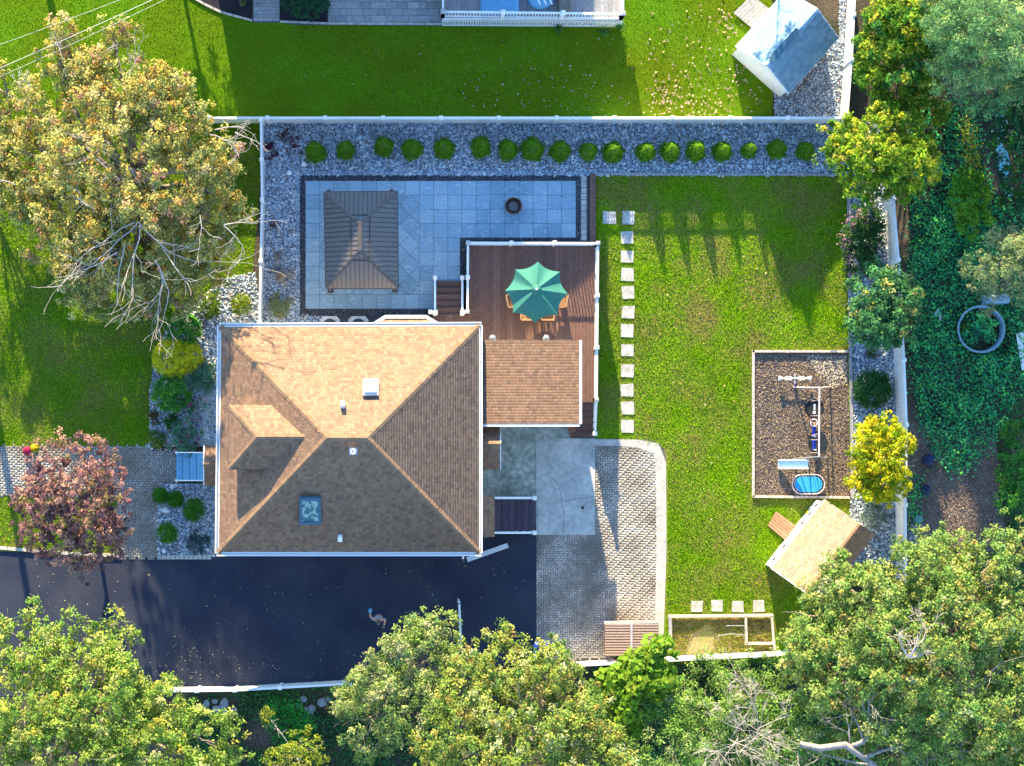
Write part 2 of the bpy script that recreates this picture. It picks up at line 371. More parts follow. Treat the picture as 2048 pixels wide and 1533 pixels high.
# herringbone pavers
def herring(name, poly, holes, z, pal, label_kind='stuff', parent=None, L=.206, xmin=None):
    Wd = L / 2; xs = [q[0] for q in poly]; ys = [q[1] for q in poly]; a = P(min(xs), max(ys)); b = P(max(xs), min(ys))
    ni, nj = int((b[0] - a[0]) / Wd) + 2, int((b[1] - a[1]) / Wd) + 2; g = .006
    i, j = np.meshgrid(np.arange(-1, ni), np.arange(-1, nj), indexing='ij'); i = i.ravel(); j = j.ravel(); d = (i - j) % 4
    rects = []
    for kk, (w, h) in ((0, (2, 1)), (3, (1, 2))):
        k = d == kk; x = a[0] + i[k] * Wd; y = a[1] + j[k] * Wd; rects.append(np.stack([x + g, y + g, x + w * Wd - g, y + h * Wd - g], 1))
    r = np.concatenate(rects); cx = (r[:, 0] + r[:, 2]) / 2 * S + X0; cy = Y0 - (r[:, 1] + r[:, 3]) / 2 * S; k = inside(poly, cx, cy)
    for h in holes: k &= ~inside(h, cx, cy)
    r = r[k]
    if xmin: r[:, 0] = np.maximum(r[:, 0], P(xmin, 0)[0]); r = r[r[:, 2] - r[:, 0] > .03]
    n = len(r); V = np.empty((n, 8, 3)); t = z + .012 + N.uniform(0, .004, n)
    for q, (u, v) in enumerate(((0, 1), (2, 1), (2, 3), (0, 3))):
        V[:, q] = np.stack([r[:, u], r[:, v], np.full(n, z - .01)], 1)
        ins = .006; V[:, q + 4] = np.stack([r[:, u] + (ins if u == 0 else -ins), r[:, v] + (ins if v == 1 else -ins), t], 1)
    b8 = (np.arange(n) * 8)[:, None]; F = np.concatenate([b8 + np.array(f) for f in ((4, 5, 6, 7), (0, 1, 5, 4), (1, 2, 6, 5), (2, 3, 7, 6), (3, 0, 4, 7))])
    return props(npmesh(name, V.reshape(-1, 3), F, 'brick_paver', parent, np.repeat(palette(pal, n, .12), 8, 0)), kind='stuff')
BP = [(0.45, 0.406, 0.359, 3), (0.39, 0.348, 0.317, 2), (0.525, 0.464, 0.4, 2), (0.345, 0.319, 0.29, 1)]
arc = [(1296 + 36 * math.sin(a), 916 - 36 * math.cos(a)) for a in (0, .4, .8, 1.2, 1.57)]
PAVED = [(1073, 878), (1240, 878)] + arc + [(1333, 1100), (1326, 1315), (1073, 1322)]
pd = sheet('paved_yard', PAVED, .012, 'joint')
arc_i = [(1291 + 20 * math.sin(a), 917 - 20 * math.cos(a)) for a in (0, .4, .8, 1.2, 1.57)]
PAV_IN = [(1074, 893), (1240, 892)] + arc_i + [(1313, 1100), (1308, 1314), (1074, 1321)]
SLAB = [(1072, 877), (1190, 877), (1190, 1070), (1072, 1070)]
herring('paving_bricks', [(1068, 889), (1240, 889)] + [(x + 3, y - 3) for x, y in arc_i] + [(1317, 1100), (1312, 1314), (1068, 1321)], [[(1076, 881), (1186, 881), (1186, 1066), (1076, 1066)]], .012, BP, parent=pd, xmin=1072)
# kerb blocks around the paved yard, one by one
def ribbon(line_o, line_i, step, z0, z1, parent, name, m, gap=.012):
    """blocks between two polylines"""
    def resample(l, n):
        l = [Vector(P(*p)[:2]) for p in l]; d = [0]
        for a, b in zip(l, l[1:]): d.append(d[-1] + (b - a).length)
        out = []
        for k in range(n + 1):
            t = d[-1] * k / n; i = max(0, min(len(l) - 2, next((q for q in range(len(d) - 1) if d[q + 1] >= t - 1e-9), len(l) - 2)))
            out.append(l[i].lerp(l[i + 1], (t - d[i]) / max(1e-9, d[i + 1] - d[i])))
        return out, d[-1]
    _, ln = resample(line_o, 2); n = max(1, round(ln / step)); o, _ = resample(line_o, n); i, _ = resample(line_i, n); res = []
    for k in range(n):
        g = gap / max(step, .05); a, b, c, d = o[k].lerp(o[k + 1], g), o[k + 1].lerp(o[k], g), i[k + 1].lerp(i[k], g), i[k].lerp(i[k + 1], g); dz = R.uniform(0, .006)
        mb = MB(); mb.hexa([(*v, z0) for v in (a, b, c, d)], [(*v, z1 + dz) for v in (a, b, c, d)]); res.append(mb.build(name, m, parent))
    return res
ribbon([(1190, 879), (1240, 879)] + arc + [(1333, 1100), (1326, 1312)], [(1190, 892), (1240, 892)] + arc_i + [(1313, 1100), (1308, 1312)], .9, 0, .03, pd, 'kerb_block', 'kerb_stone', .004)
# concrete slabs
sl = sheet('concrete_yard', [(962, 850), (1142, 850), (1142, 880), (1073, 880), (1073, 1045), (962, 1045)], .014, 'mossy_concrete')
mb = MB(); mb.prism([P(x, y)[:2] for x, y in SLAB][::-1], 0, .045); slab = props(mb.build('concrete_slab', 'concrete'), kind='structure')
mb = MB()
for pts in ([(1104, 957), (1115, 968), (1121, 985), (1124, 1008), (1128, 1030), (1126, 1066)], [(1126, 1003), (1150, 998), (1168, 997), (1188, 993)]):
    pts = [P(*p)[:2] for p in pts]
    for a, b in zip(pts, pts[1:]): mb.bar((*a, .0455), (*b, .0455), .018, .004)
props(mb.build('crack', 'joint', slab), kind='stuff')
mb = MB(); mb.lathe((*P(1165, 1016)[:2], .045), [(.07, 0), (.07, .006), (.03, .008)], 12); mb.build('drain', 'black_iron', slab)
# dry climbing stems over the mossy concrete
t = MB(); q = random.Random(3)
for k in range(46):
    a = P(q.uniform(1000, 1068) if k % 3 else q.uniform(1060, 1130), q.uniform(858, 1000) if k % 3 else q.uniform(852, 872), .03)
    branches(t, (a[0], a[1], .05), (q.gauss(0, 1), q.gauss(0, .6), 0), q.uniform(.4, 1.1), .009, 0, q, up=0, seg=6, n=4)
for k in range(26):
    a = P(q.uniform(975, 1040), q.uniform(985, 1034), .04); branches(t, (a[0], a[1], .06), (1, q.gauss(0, .35), 0), q.uniform(.5, 1.2), .009, 0, q, up=0, seg=6, n=4)
ob = t.build('dry_vine', 'bare_wood'); props(ob, 'tangle of dry pale vine stems on the mossy concrete beside the house', 'vine')
# front path
PATH = [(-400, 893), (300, 893), (300, 900), (350, 902), (350, 965), (316, 972), (316, 1116), (238, 1116), (235, 990), (-400, 990)]
fp = sheet('front_path', PATH, .012, 'joint')
herring('path_bricks', [(-60, 892), (302, 892), (302, 899), (356, 899), (356, 968), (320, 968), (320, 1120), (234, 1120), (232, 994), (-60, 994)], [], .012, [(.30, .29, .28, 3), (.26, .25, .24, 2), (.36, .34, .32, 2)], parent=fp)
ribbon([(-60, 1094), (60, 1104), (160, 1112), (243, 1115)], [(-60, 1088), (60, 1098), (160, 1106), (243, 1108)], .42, 0, .10, fp, 'kerb_block', 'kerb_stone')
ribbon([(315, 1119), (423, 1119)], [(315, 1111), (423, 1111)], .2, 0, .08, fp, 'kerb_block', 'kerb_stone')
ribbon([(316, 893), (436, 893)], [(316, 889), (436, 889)], .6, 0, .05, fp, 'edging_bar', 'grey_timber')
sheet('side_walk', [(405, 770), (440, 770), (440, 893), (405, 893)], .022, 'concrete')

# patio
pat = sheet('patio_bed', [(592, 343), (1180, 343), (1180, 482), (920, 482), (920, 636), (592, 660)], .014, 'dark_stone')
pebbles('edging_stones', [[(598, 351), (1162, 351), (1162, 362), (610, 362), (610, 634), (598, 634)], [(1154, 362), (1162, 362), (1162, 482), (1154, 482)], [(610, 620), (868, 620), (868, 636), (610, 636)],
        [(920, 477), (1162, 477), (1162, 486), (936, 486), (936, 620), (920, 620)]], 700, .05, [(.09, .105, .13, 3), (.05, .06, .075, 2), (.20, .22, .25, .8)], .015, parent=pat)
IN = [(611, 362), (1153, 362), (1153, 477), (920, 477), (920, 620), (611, 620)]
PC = [(.25, .39, .50, 3), (.22, .36, .46, 2), (.29, .43, .53, 2)]
sw = 28.45; slabc = []
for iy in range(9):
    for ix in range(20):
        x0, y0 = 611 + ix * sw, 362 + iy * sw; x1, y1 = min(x0 + sw, 1153), y0 + (sw if iy < 9 else 0)
        y1 = min(y1, 620)
        if x1 - x0 < 4: continue
        cx, cy = (x0 + x1) / 2, (y0 + y1) / 2
        if cx > 920 and cy > 477: continue
        if x1 > 920 and x0 < 920 and y0 > 470: x1 = 920
        if y1 > 477 and cx > 920: y1 = 477
        if 1 <= ix <= 7 and 1 <= iy <= 7: continue
        mb = MB(); c = tuple(palette(PC, 1, .07)[0]); mb.pbox(x0 + .35, x1 - .35, y0 + .35, y1 - .35, 0, .030 + R.uniform(0, .003), c)
        mb.build('patio_slab', 'patio_slab', pat)
# the diagonal field under the gazebo
fx0, fx1, fy0, fy1 = 611 + sw, 611 + 8 * sw, 362 + sw, 362 + 8 * sw
dg = sw; u = (math.cos(.785), math.sin(.785))
def clip(poly, x0, x1, y0, y1):
    for ax, lim, sg in ((0, x0, 1), (0, x1, -1), (1, y0, 1), (1, y1, -1)):
        out = []
        for a, b in zip(poly, poly[1:] + poly[:1]):
            ia, ib = (a[ax] - lim) * sg >= 0, (b[ax] - lim) * sg >= 0
            if ia: out.append(a)
            if ia != ib:
                t_ = (lim - a[ax]) / (b[ax] - a[ax]); out.append((a[0] + (b[0] - a[0]) * t_, a[1] + (b[1] - a[1]) * t_))
        poly = out
        if not poly: break
    return poly
mx_, my_ = (fx0 + fx1) / 2, (fy0 + fy1) / 2
for i in range(-8, 9):
    for j in range(-8, 9):
        c = (mx_ + (i * u[0] - j * u[1]) * dg, my_ + (i * u[1] + j * u[0]) * dg); hh = dg / 2 - .35
        poly = [(c[0] + (a * u[0] - b * u[1]) * hh, c[1] + (a * u[1] + b * u[0]) * hh) for a, b in ((-1, -1), (1, -1), (1, 1), (-1, 1))]
        poly = clip(poly, fx0 + .35, fx1 - .35, fy0 + .35, fy1 - .35)
        if len(poly) < 3: continue
        mb = MB(); mb.prism([P(*p)[:2] for p in poly][::-1], 0, .030 + R.uniform(0, .003), tuple(palette(PC, 1, .07)[0])); mb.build('patio_slab', 'patio_slab', pat)
for ln in ([(592, 343), (1181, 343)], [(592, 351), (592, 640)]):
    o = ln; i_ = [(592, 351), (1181, 351)] if ln[0][1] == 343 else [(600, 351), (600, 640)]
    for k in ribbon(o, i_, .19, 0, .05, pat, 'border_block', 'patio_slab'):
        me = k.data; a = me.color_attributes.new('Col', 'FLOAT_COLOR', 'POINT'); c = palette([(.22, .30, .40, 1), (.18, .25, .33, 1), (.32, .38, .44, .5)], 1, .1)[0]
        a.data.foreach_set('color', np.tile([*c, 1], len(me.vertices)).astype(np.float32))
ribbon([(1162, 352), (1162, 482)], [(1173, 352), (1173, 482)], .26, 0, .045, pat, 'border_paver', 'kerb_stone')
ed = thing('timber_edging', 'brown plank step edging the patio beside the back lawn', 'edging', P(1186, 415))
for x0, x1 in ((1180.5, 1185.6), (1186, 1191.4)):
    mb = MB(); mb.pbox(x0, x1, 349, 483, 0, .16, tuple(np.array((.17, .095, .07)) * R.uniform(.9, 1.1))); mb.build('plank', 'deck_board', ed)
# block edging between gravel and back lawn
eg = thing('gravel_edging', 'grey block edging between back lawn and gravel', 'edging', P(1440, 350))
ribbon([(1193, 346), (1690, 348)], [(1193, 351), (1690, 352.5)], .6, 0, .09, eg, 'edging_block', 'grey_timber')
ribbon([(1693, 352), (1697, 700), (1702, 998)], [(1699, 352), (1703, 700), (1708, 998)], .9, 0, .12, eg, 'edging_block', 'grey_timber')
# stepping stones
steps = [(1220, 436), (1256, 436)] + [(1255, y) for y in (476, 514, 550, 586, 625, 662, 701, 742, 781, 817, 853)] + [(1394, 1213), (1432, 1212), (1475, 1213), (1517, 1213)]
for k, (x, y) in enumerate(steps):
    x += R.uniform(-1.5, 1.5); rt = R.uniform(-.8, .8)
    w = 12.8 if k < 13 else 11.5; pts = []
    for a, b in ((-1, -1), (1, -1), (1, 1), (-1, 1)): pts.append(P(x + a * (w + R.uniform(-1.2, .8)) + b * rt, y + b * (w + R.uniform(-1.2, .8)) - a * rt)[:2])
    mb = MB(); mb.prism(pts[::-1], 0, .04 + R.uniform(0, .01))
    o = mb.build('stepping_stone', 'stepping_stone', loc=P(x, y))
    lb = ('square stepping stone on its own left of the column, nearest the patio edge' if k == 0 else
          f'{ORD[k - 1]} pale square stepping stone from the patio end of the lawn path' if k < 13 else
          f'{ORD[k - 13]} small stepping stone from the left, above the garden frame')
    props(o, lb, 'stepping stone', 'stepping stones beside the deck' if k < 13 else 'stepping stones by the garden frame')

# ------------------------------------------------------------------ house
def shingles(name, poly, parent, pal, m='shingle', expo=.122, wid=.15, vdir=None, base='roof_base', lift=0.0):
    """tabs laid in courses on a planar roof face"""
    pv = [Vector(p) for p in poly]; n = (pv[1] - pv[0]).cross(pv[2] - pv[0]).normalized()
    if n.z < 0: n = -n
    v = Vector(vdir) if vdir else Vector((0, 0, 1)); v = (v - n * v.dot(n)).normalized(); u = v.cross(n).normalized(); o = pv[0]
    q2 = [((p - o).dot(u), (p - o).dot(v)) for p in pv]; u0, u1 = min(a for a, b in q2), max(a for a, b in q2); v0, v1 = min(b for a, b in q2), max(b for a, b in q2)
    mb = MB(); mb.add([p + n * lift for p in pv], [tuple(range(len(pv)))]); dk = mb.build('roof_deck', base, parent)
    rows = int((v1 - v0) / expo) + 1; T = []
    for k in range(rows):
        x = u0 - R.random() * wid
        while x < u1:
            w = wid * R.choice((.75, 1, 1, 1.3)); T.append((x + .004, v0 + k * expo, x + w - .004, min(v0 + (k + 1) * expo + .01, v1))); x += w
    T = np.array(T); cx = (T[:, 0] + T[:, 2]) / 2; cy = (T[:, 1] + T[:, 3]) / 2; k = inside(q2, cx, cy); T = T[k]; m_ = len(T)
    T[:, 0] = np.maximum(T[:, 0], u0); T[:, 2] = np.minimum(T[:, 2], u1)
    uu, vv, nn, oo = (np.array(a) for a in (u, v, n, o)); V = np.empty((m_, 6, 3)); hb = lift + .012 + N.uniform(0, .006, m_); ht = np.full(m_, lift + .004)
    for i, (a, b, h) in enumerate(((0, 1, hb), (2, 1, hb), (2, 3, ht), (0, 3, ht), (0, 1, np.full(m_, lift)), (2, 1, np.full(m_, lift)))):
        V[:, i] = oo + T[:, [a]] * uu + T[:, [b]] * vv + h[:, None] * nn
    b6 = (np.arange(m_) * 6)[:, None]; F = np.concatenate([b6 + np.array((0, 1, 2, 3)), b6 + np.array((4, 5, 1, 0))])
    return props(npmesh(name, V.reshape(-1, 3), F, m, dk, np.repeat(palette(pal, m_, .07), 6, 0)), kind='stuff')
def caps(parent, a, b, pal, w=.26, name='ridge_cap', m='shingle', step=.16, lift=.03):
    """overlapping cap shingles along a hip or ridge, bent over it"""
    a = Vector(a); b = Vector(b); ln = (b - a).length; d = (b - a).normalized(); s = d.cross(Vector((0, 0, 1))).normalized(); up = s.cross(d).normalized(); n = max(1, int(ln / step)); mb = MB()
    if up.z < 0: up = -up
    for k in range(n):
        p = a.lerp(b, k / n); e = a.lerp(b, min(1, (k + 1.15) / n)); c = tuple(palette(pal, 1, .12)[0]); dr = up * (w * .2)
        v = [p - s * w / 2 - dr + up * (lift + .012), p + up * (lift + .012), p + s * w / 2 - dr + up * (lift + .012), e - s * w / 2 - dr + up * lift, e + up * lift, e + s * w / 2 - dr + up * lift]
        v += [x - up * .03 for x in v[:3]]
        mb.add(v, [(0, 1, 4, 3), (1, 2, 5, 4), (6, 7, 1, 0), (7, 8, 2, 1)], c)
    return props(mb.build(name, m, parent), kind='stuff')
RP = [(0.217, 0.132, 0.089, 3), (0.19, 0.118, 0.082, 3), (0.243, 0.152, 0.105, 2.5), (0.159, 0.101, 0.073, 1.2), (0.221, 0.149, 0.093, 1)]
RC = [(0.252, 0.157, 0.093, 2), (0.224, 0.138, 0.082, 1)]
ZE, ZR = 3.55, 5.75
house = thing('house', 'tan shingled hip roofed house with a dormer in the middle of the photo', 'house', P(699, 878, 0))
EA, EB, EC, ED = P(441, 653, ZE), P(959, 651, ZE), P(959, 1106, ZE), P(436, 1106, ZE)
RA, RB = P(654, 876, ZR), P(734, 876, ZR)
main = MB().add([EA, EB, EC, ED, RA, RB], [(1, 0, 4, 5), (2, 1, 5), (3, 2, 5, 4), (0, 3, 4)])
def plane_z(a, b, c):
    n = (Vector(b) - Vector(a)).cross(Vector(c) - Vector(a)); return lambda x, y: a[2] - (n.x * (x - a[0]) + n.y * (y - a[1])) / n.z
mb = MB(); wl = [P(x, y, ZE) for x, y in ((455, 668), (945, 668), (945, 1092), (455, 1092))]
mb.prism([w[:2] for w in wl][::-1], 0, ZE - .02); hw = mb.build('wall', 'wall_siding', house)
rf = MB().add([tuple(Vector(p) - Vector((0, 0, .06))) for p in (EA, EB, EC, ED)], [(0, 1, 2, 3)]).build('roof', 'white_paint', house)
for poly in ([EB, EA, RA, RB], [EC, EB, RB], [ED, EC, RB, RA], [EA, ED, RA]): shingles('shingles', poly, rf and house, RP)
for a, b in ((EA, RA), (EB, RB), (EC, RB), (ED, RA), (RA, RB)): caps(house, a, b, RC)
def gutter(a, b, w=.13, h=.13, parent=None, name='gutter'):
    """open U channel"""
    a, b = Vector(a), Vector(b); d = (b - a).normalized(); s = Vector((d.y, -d.x, 0)); mb = MB(); a = a - Vector((0, 0, h / 2)); b = b - Vector((0, 0, h / 2))
    mb.bar(a + s * w * .06 - Vector((0, 0, h * .4)), b + s * w * .06 - Vector((0, 0, h * .4)), w, .02)
    mb.bar(a + s * (w / 2 + .0), b + s * (w / 2 + .0), .03, h); mb.bar(a - s * w / 2, b - s * w / 2, .045, h * 1.1)
    return mb.build(name, 'vinyl', parent or house)
def g_out(a, b, o=.06): return a, b
gutter(P(438, 650.5, ZE + .03), P(963, 648.5, ZE + .03)); gutter(P(961.5, 651, ZE + .03), P(961.5, 1107, ZE + .03), .10)
gutter(P(963, 1108.5, ZE + .03), P(433, 1108.5, ZE + .03)); gutter(P(434, 1107, ZE + .03), P(438.5, 652, ZE + .03))
# dormer on the left face: small hip roof with its ridge running into the main roof
zl = plane_z(EA, ED, RA)
DZ = 4.62; DR = 5.30
d0, d1 = P(458, 811, DZ), P(458, 938, DZ); dr0, dr1 = P(514, 874, DR), P(628, 874, DR)
de0, de1 = P(572, 811, DZ), P(572, 938, DZ)
dm = MB(); dw = [P(468, 820, DZ), P(560, 820, DZ), P(560, 928, DZ), P(468, 928, DZ)]
dm.prism([w[:2] for w in dw][::-1], 3.6, DZ - .03); dormer = dm.build('dormer', 'wall_siding', house)
sb = MB().add([tuple(Vector(p) - Vector((0, 0, .05))) for p in (d0, d1, de1, de0)], [(0, 1, 2, 3)]); sb.build('soffit', 'white_paint', dormer)
def sub_sh(nm, poly, **k):
    o = shingles(nm, poly, house, RP, **k); return o
sub_sh('shingles', [d0, de0, dr1, dr0]); sub_sh('shingles', [de1, d1, dr0, dr1]); sub_sh('shingles', [d1, d0, dr0])
for a, b in ((d0, dr0), (d1, dr0), (dr0, dr1)): caps(house, a, b, RC, .22)
mb = MB(); mb.bar(P(458, 938.5, DZ - .04), P(572, 938.5, DZ - .04), .05, .1); mb.bar(P(457.5, 811, DZ - .04), P(457.5, 938, DZ - .04), .05, .1); mb.build('fascia', 'roof_base', dormer)
# skylights and vents
def on_roof(fn, x, y, z0=4.5):
    for _ in range(12):
        q = P(x, y, z0); z0 = fn(q[0], q[1])
    return Vector(P(x, y, z0))
zn = plane_z(EA, EB, RB); zs = plane_z(EC, ED, RB)
def slab_on(fn, x0, x1, y0, y1, t0, t1, mb, col=None, shrink=0):
    c = [on_roof(fn, *p) for p in ((x0, y1), (x1, y1), (x1, y0), (x0, y0))]; n = (c[1] - c[0]).cross(c[3] - c[0]).normalized(); m_ = sum(c, Vector()) / 4
    mb.hexa([p + n * t0 for p in c], [p.lerp(m_, shrink) + n * t1 for p in c], col)
sk = MB(); slab_on(zn, 726, 757, 761, 794, 0, .16, sk); sk1 = sk.build('skylight', 'lead_flash', house); sk1['label'] = 'white domed skylight'
sk = MB(); slab_on(zn, 728, 755, 763, 791, .16, .26, sk, shrink=.14); sk.build('dome', 'dome', sk1)
sk = MB(); slab_on(zs, 599, 642, 993, 1046, 0, .12, sk); sk2 = sk.build('skylight', 'blue_frame', house); sk2['label'] = 'blue framed glass skylight'
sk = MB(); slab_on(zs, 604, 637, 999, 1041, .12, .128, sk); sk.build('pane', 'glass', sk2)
for (a, b, c, d) in ((599, 604, 993, 1046), (637, 642, 993, 1046), (604, 637, 993, 999), (604, 637, 1041, 1046)):
    sk = MB(); slab_on(zs, a, b, c, d, .12, .17, sk); sk.build('frame', 'blue_frame', sk2)
v1 = MB(); slab_on(zn, 681, 690, 808, 818, 0, .28, v1); o = v1.build('vent', 'vinyl', house); o['label'] = 'small white square roof vent'
v2 = MB(); slab_on(zs, 698, 715, 895, 910, 0, .03, v2); o = v2.build('vent', 'lead_flash', house); o['label'] = 'round flue on grey square flashing'
c = on_roof(zs, 706.5, 903); v2 = MB(); v2.lathe(c, [(.10, 0), (.10, .28), (.12, .28), (.12, .32), (.06, .32), (.06, .2)], 16); v2.build('flue', 'vinyl', o)
v3 = MB(); slab_on(zs, 676, 685, 1069, 1079, 0, .24, v3); o = v3.build('vent', 'vinyl', house); o['label'] = 'pale square vent near the lower eave'
# bay window roof, addition, porch roofs
bay = [(742, 652), (771, 634), (852, 634), (882, 652)]
mb = MB(); mb.prism([P(x, y, 3.2)[:2] for x, y in bay], 0, 3.12); by = mb.build('bay_window', 'wall_siding', house)
mb = MB()
for a, b in zip(bay, bay[1:]): mb.bar(P(*a, 3.2), P(*b, 3.2), .14, .12)
mb.build('bay_gutter', 'vinyl', by)
z = 3.15; sub_sh('bay_shingles', [P(882, 652, 3.4), P(852, 636, z), P(771, 636, z), P(742, 652, 3.4)])
AT, AB = 3.30, 3.22
aq = [P(965, 848, AB), P(1160, 848, AB), P(1160, 682, AT), P(965, 682, AT)]
mb = MB(); mb.hexa([(q_[0] * 1, q_[1], 0) for q_ in (P(965, 842, AB), P(1152, 842, AB), P(1152, 692, AT), P(965, 692, AT))], [(q_[0], q_[1], q_[2] - .08) for q_ in (P(965, 842, AB), P(1152, 842, AB), P(1152, 692, AT), P(965, 692, AT))])
addn = mb.build('addition', 'wall_siding', house)
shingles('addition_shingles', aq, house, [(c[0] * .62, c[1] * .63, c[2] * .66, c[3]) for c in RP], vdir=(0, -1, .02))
mb = MB(); mb.bar(P(1161, 848.5, AB), P(1161, 681, AT), .11, .14); mb.build('rake_board', 'vinyl', addn)
gutter(P(1160, 850, AB), P(966, 850, AB), .1, .1, house)
mb = MB(); mb.bar(P(964, 680.6, AT - .02), P(1160, 680.6, AT - .02), .03, .08); mb.build('drip_edge', 'tan_dark', addn)
mb = MB()
for x in (985, 1092):
    c = P(x, 677, 2.9); mb = MB(); mb.lathe((c[0], c[1], 2.75), [(.02, 0), (.12, .04), (.15, .14), (.12, .24), (.03, .29)], 16); mb.build('globe_light', 'lead_flash', addn, smooth=True)
DK = [(.16, .12, .11, 2), (.13, .10, .095, 2), (.19, .145, .125, 1)]
def porch(pts, ridge, pal, nm):
    """little gable: pts eave corners a,b (one side) c,d (other), ridge pair"""
    a, b, c, d = pts; r0, r1 = ridge
    sub = MB().add([tuple(Vector(p) - Vector((0, 0, .07))) for p in (a, b, c, d)], [(0, 1, 2, 3)]).build(nm, 'white_paint', house)
    for poly in ([a, b, r1, r0], [c, d, r0, r1]): shingles('shingles', poly, house, pal)
    caps(house, r0, r1, RC, .2)
    mb = MB(); mb.bar(tuple(Vector(a) - Vector((0, 0, .04))), tuple(Vector(r0) - Vector((0, 0, .03))), .04, .09); mb.bar(tuple(Vector(r0) - Vector((0, 0, .03))), tuple(Vector(d) - Vector((0, 0, .04))), .04, .09); mb.build('fascia', 'white_paint', sub)
porch([P(408, 892, 2.7), P(440, 892, 2.7), P(440, 972, 2.7), P(408, 972, 2.7)], [P(407, 929, 3.2), P(440, 929, 3.2)], RP, 'porch_roof')
porch([P(1001, 852, 2.6), P(958, 852, 2.6), P(958, 940, 2.6), P(1001, 940, 2.6)], [P(1001, 888, 3.1), P(958, 888, 3.1)], RP, 'porch_roof')
q4 = [P(989, 991, 2.6), P(955, 991, 3.0), P(955, 1075, 3.0), P(989, 1075, 2.6)]
shingles('porch_shingles', [q4[3], q4[0], q4[1], q4[2]], house, RP)
MB().add([tuple(Vector(p) - Vector((0, 0, .06))) for p in q4], [(0, 1, 2, 3)]).build('porch_roof', 'white_paint', house)
# downspout and its long extension
mb = MB(); mb.tube([P(926, 1117, .35), P(926, 1113, .5), P(927, 1108, 3.3)], .05, 8); mb.build('downspout', 'vinyl', house)
ds = thing('downspout_extension', 'long white gutter channel lying on the driveway at the house corner', 'gutter', P(970, 1104))
a, b = Vector(P(934, 1120, .14)), Vector(P(1016, 1091, .14)); s_ = Vector((-(b - a).y, (b - a).x, 0)).normalized()
mb = MB(); mb.bar(a - Vector((0, 0, .05)), b - Vector((0, 0, .05)), .2, .02); mb.build('channel_floor', 'vinyl', ds)
for g in (-1, 1): mb = MB(); mb.bar(a + s_ * g * .09, b + s_ * g * .09, .025, .12); mb.build('channel_side', 'vinyl', ds)
# front steps
st = thing('front_steps', 'blue grey front steps with side rails leading to the left porch', 'steps', P(378, 933))
for k in range(4):
    mb = MB(); mb.pbox(352.4 + k * 13.6, 352 + (k + 1) * 13.6 - .5 + (0 if k < 3 else 12), 907, 960, 0, .17 * (k + 1)); mb.build('tread', 'painted_step', st)
for y in (905.5, 961.5):
    mb = MB(); mb.bar(P(353, y, .85), P(410, y, 1.45), .05, .06); mb.build('handrail', 'vinyl', st)
    mb = MB(); mb.bar(P(353, y, 0), P(353, y, .9), .07); mb.lathe(P(353, y, .9), [(.05, 0), (.06, .03), (.01, .07)], 8); mb.build('rail_post', 'vinyl', st)
# window wells by the back wall
for k, x in enumerate((660, 717)):
    w = thing('window_well', ('left' if k == 0 else 'right') + ' half hidden pale window well under the back eave', 'window well', P(x, 645), 'window wells')
    pts = [(x + 19 * math.cos(a), 650 - 13 * math.sin(a) - 0) for a in np.linspace(0, math.pi, 13)]; mb = MB()
    o_ = [(x - 20, 655), (x - 20, 640), (x - 13, 633), (x + 13, 633), (x + 20, 640), (x + 20, 655)]
    mb.prism([P(*p)[:2] for p in o_], .02, .12); mb.build('surround', 'stone_white', w)
    mb = MB(); mb.lathe((*P(x, 652)[:2], .121), [(.31, 0), (.31, .006), (.27, .008)], 24); mb.build('cover', 'dark_stone', w)
# ------------------------------------------------------------------ deck
BD = [(.155, .085, .065, 3), (.135, .075, .06, 2), (.175, .10, .075, 2)]
ZD = .95
deck = thing('deck', 'brown board deck with white railing behind the house', 'deck', P(1066, 600))
x = 938.0; k = 0
while x < 1193:
    w = 6.9; ye = 805 if x > 1162 else 700; ys = 489
    mb = MB(); mb.pbox(x, min(x + w - .35, 1195), ys, ye, ZD - .03, ZD + R.uniform(0, .002), tuple(palette(BD, 1, .1)[0])); mb.build('board', 'deck_board', deck); x += w
for k in range(11):
    mb = MB(); xx = 866 + k * 6.6; mb.pbox(xx, xx + 6.2, 629, 660, ZD - .03, ZD, tuple(palette(BD, 1, .1)[0])); mb.build('board', 'deck_board', deck)
mb = MB(); mb.pbox(937, 1195, 488, 700, .1, ZD - .032); mb.pbox(1162, 1195, 700, 806, .1, ZD - .034); mb.build('skirt', 'tan_dark', deck)
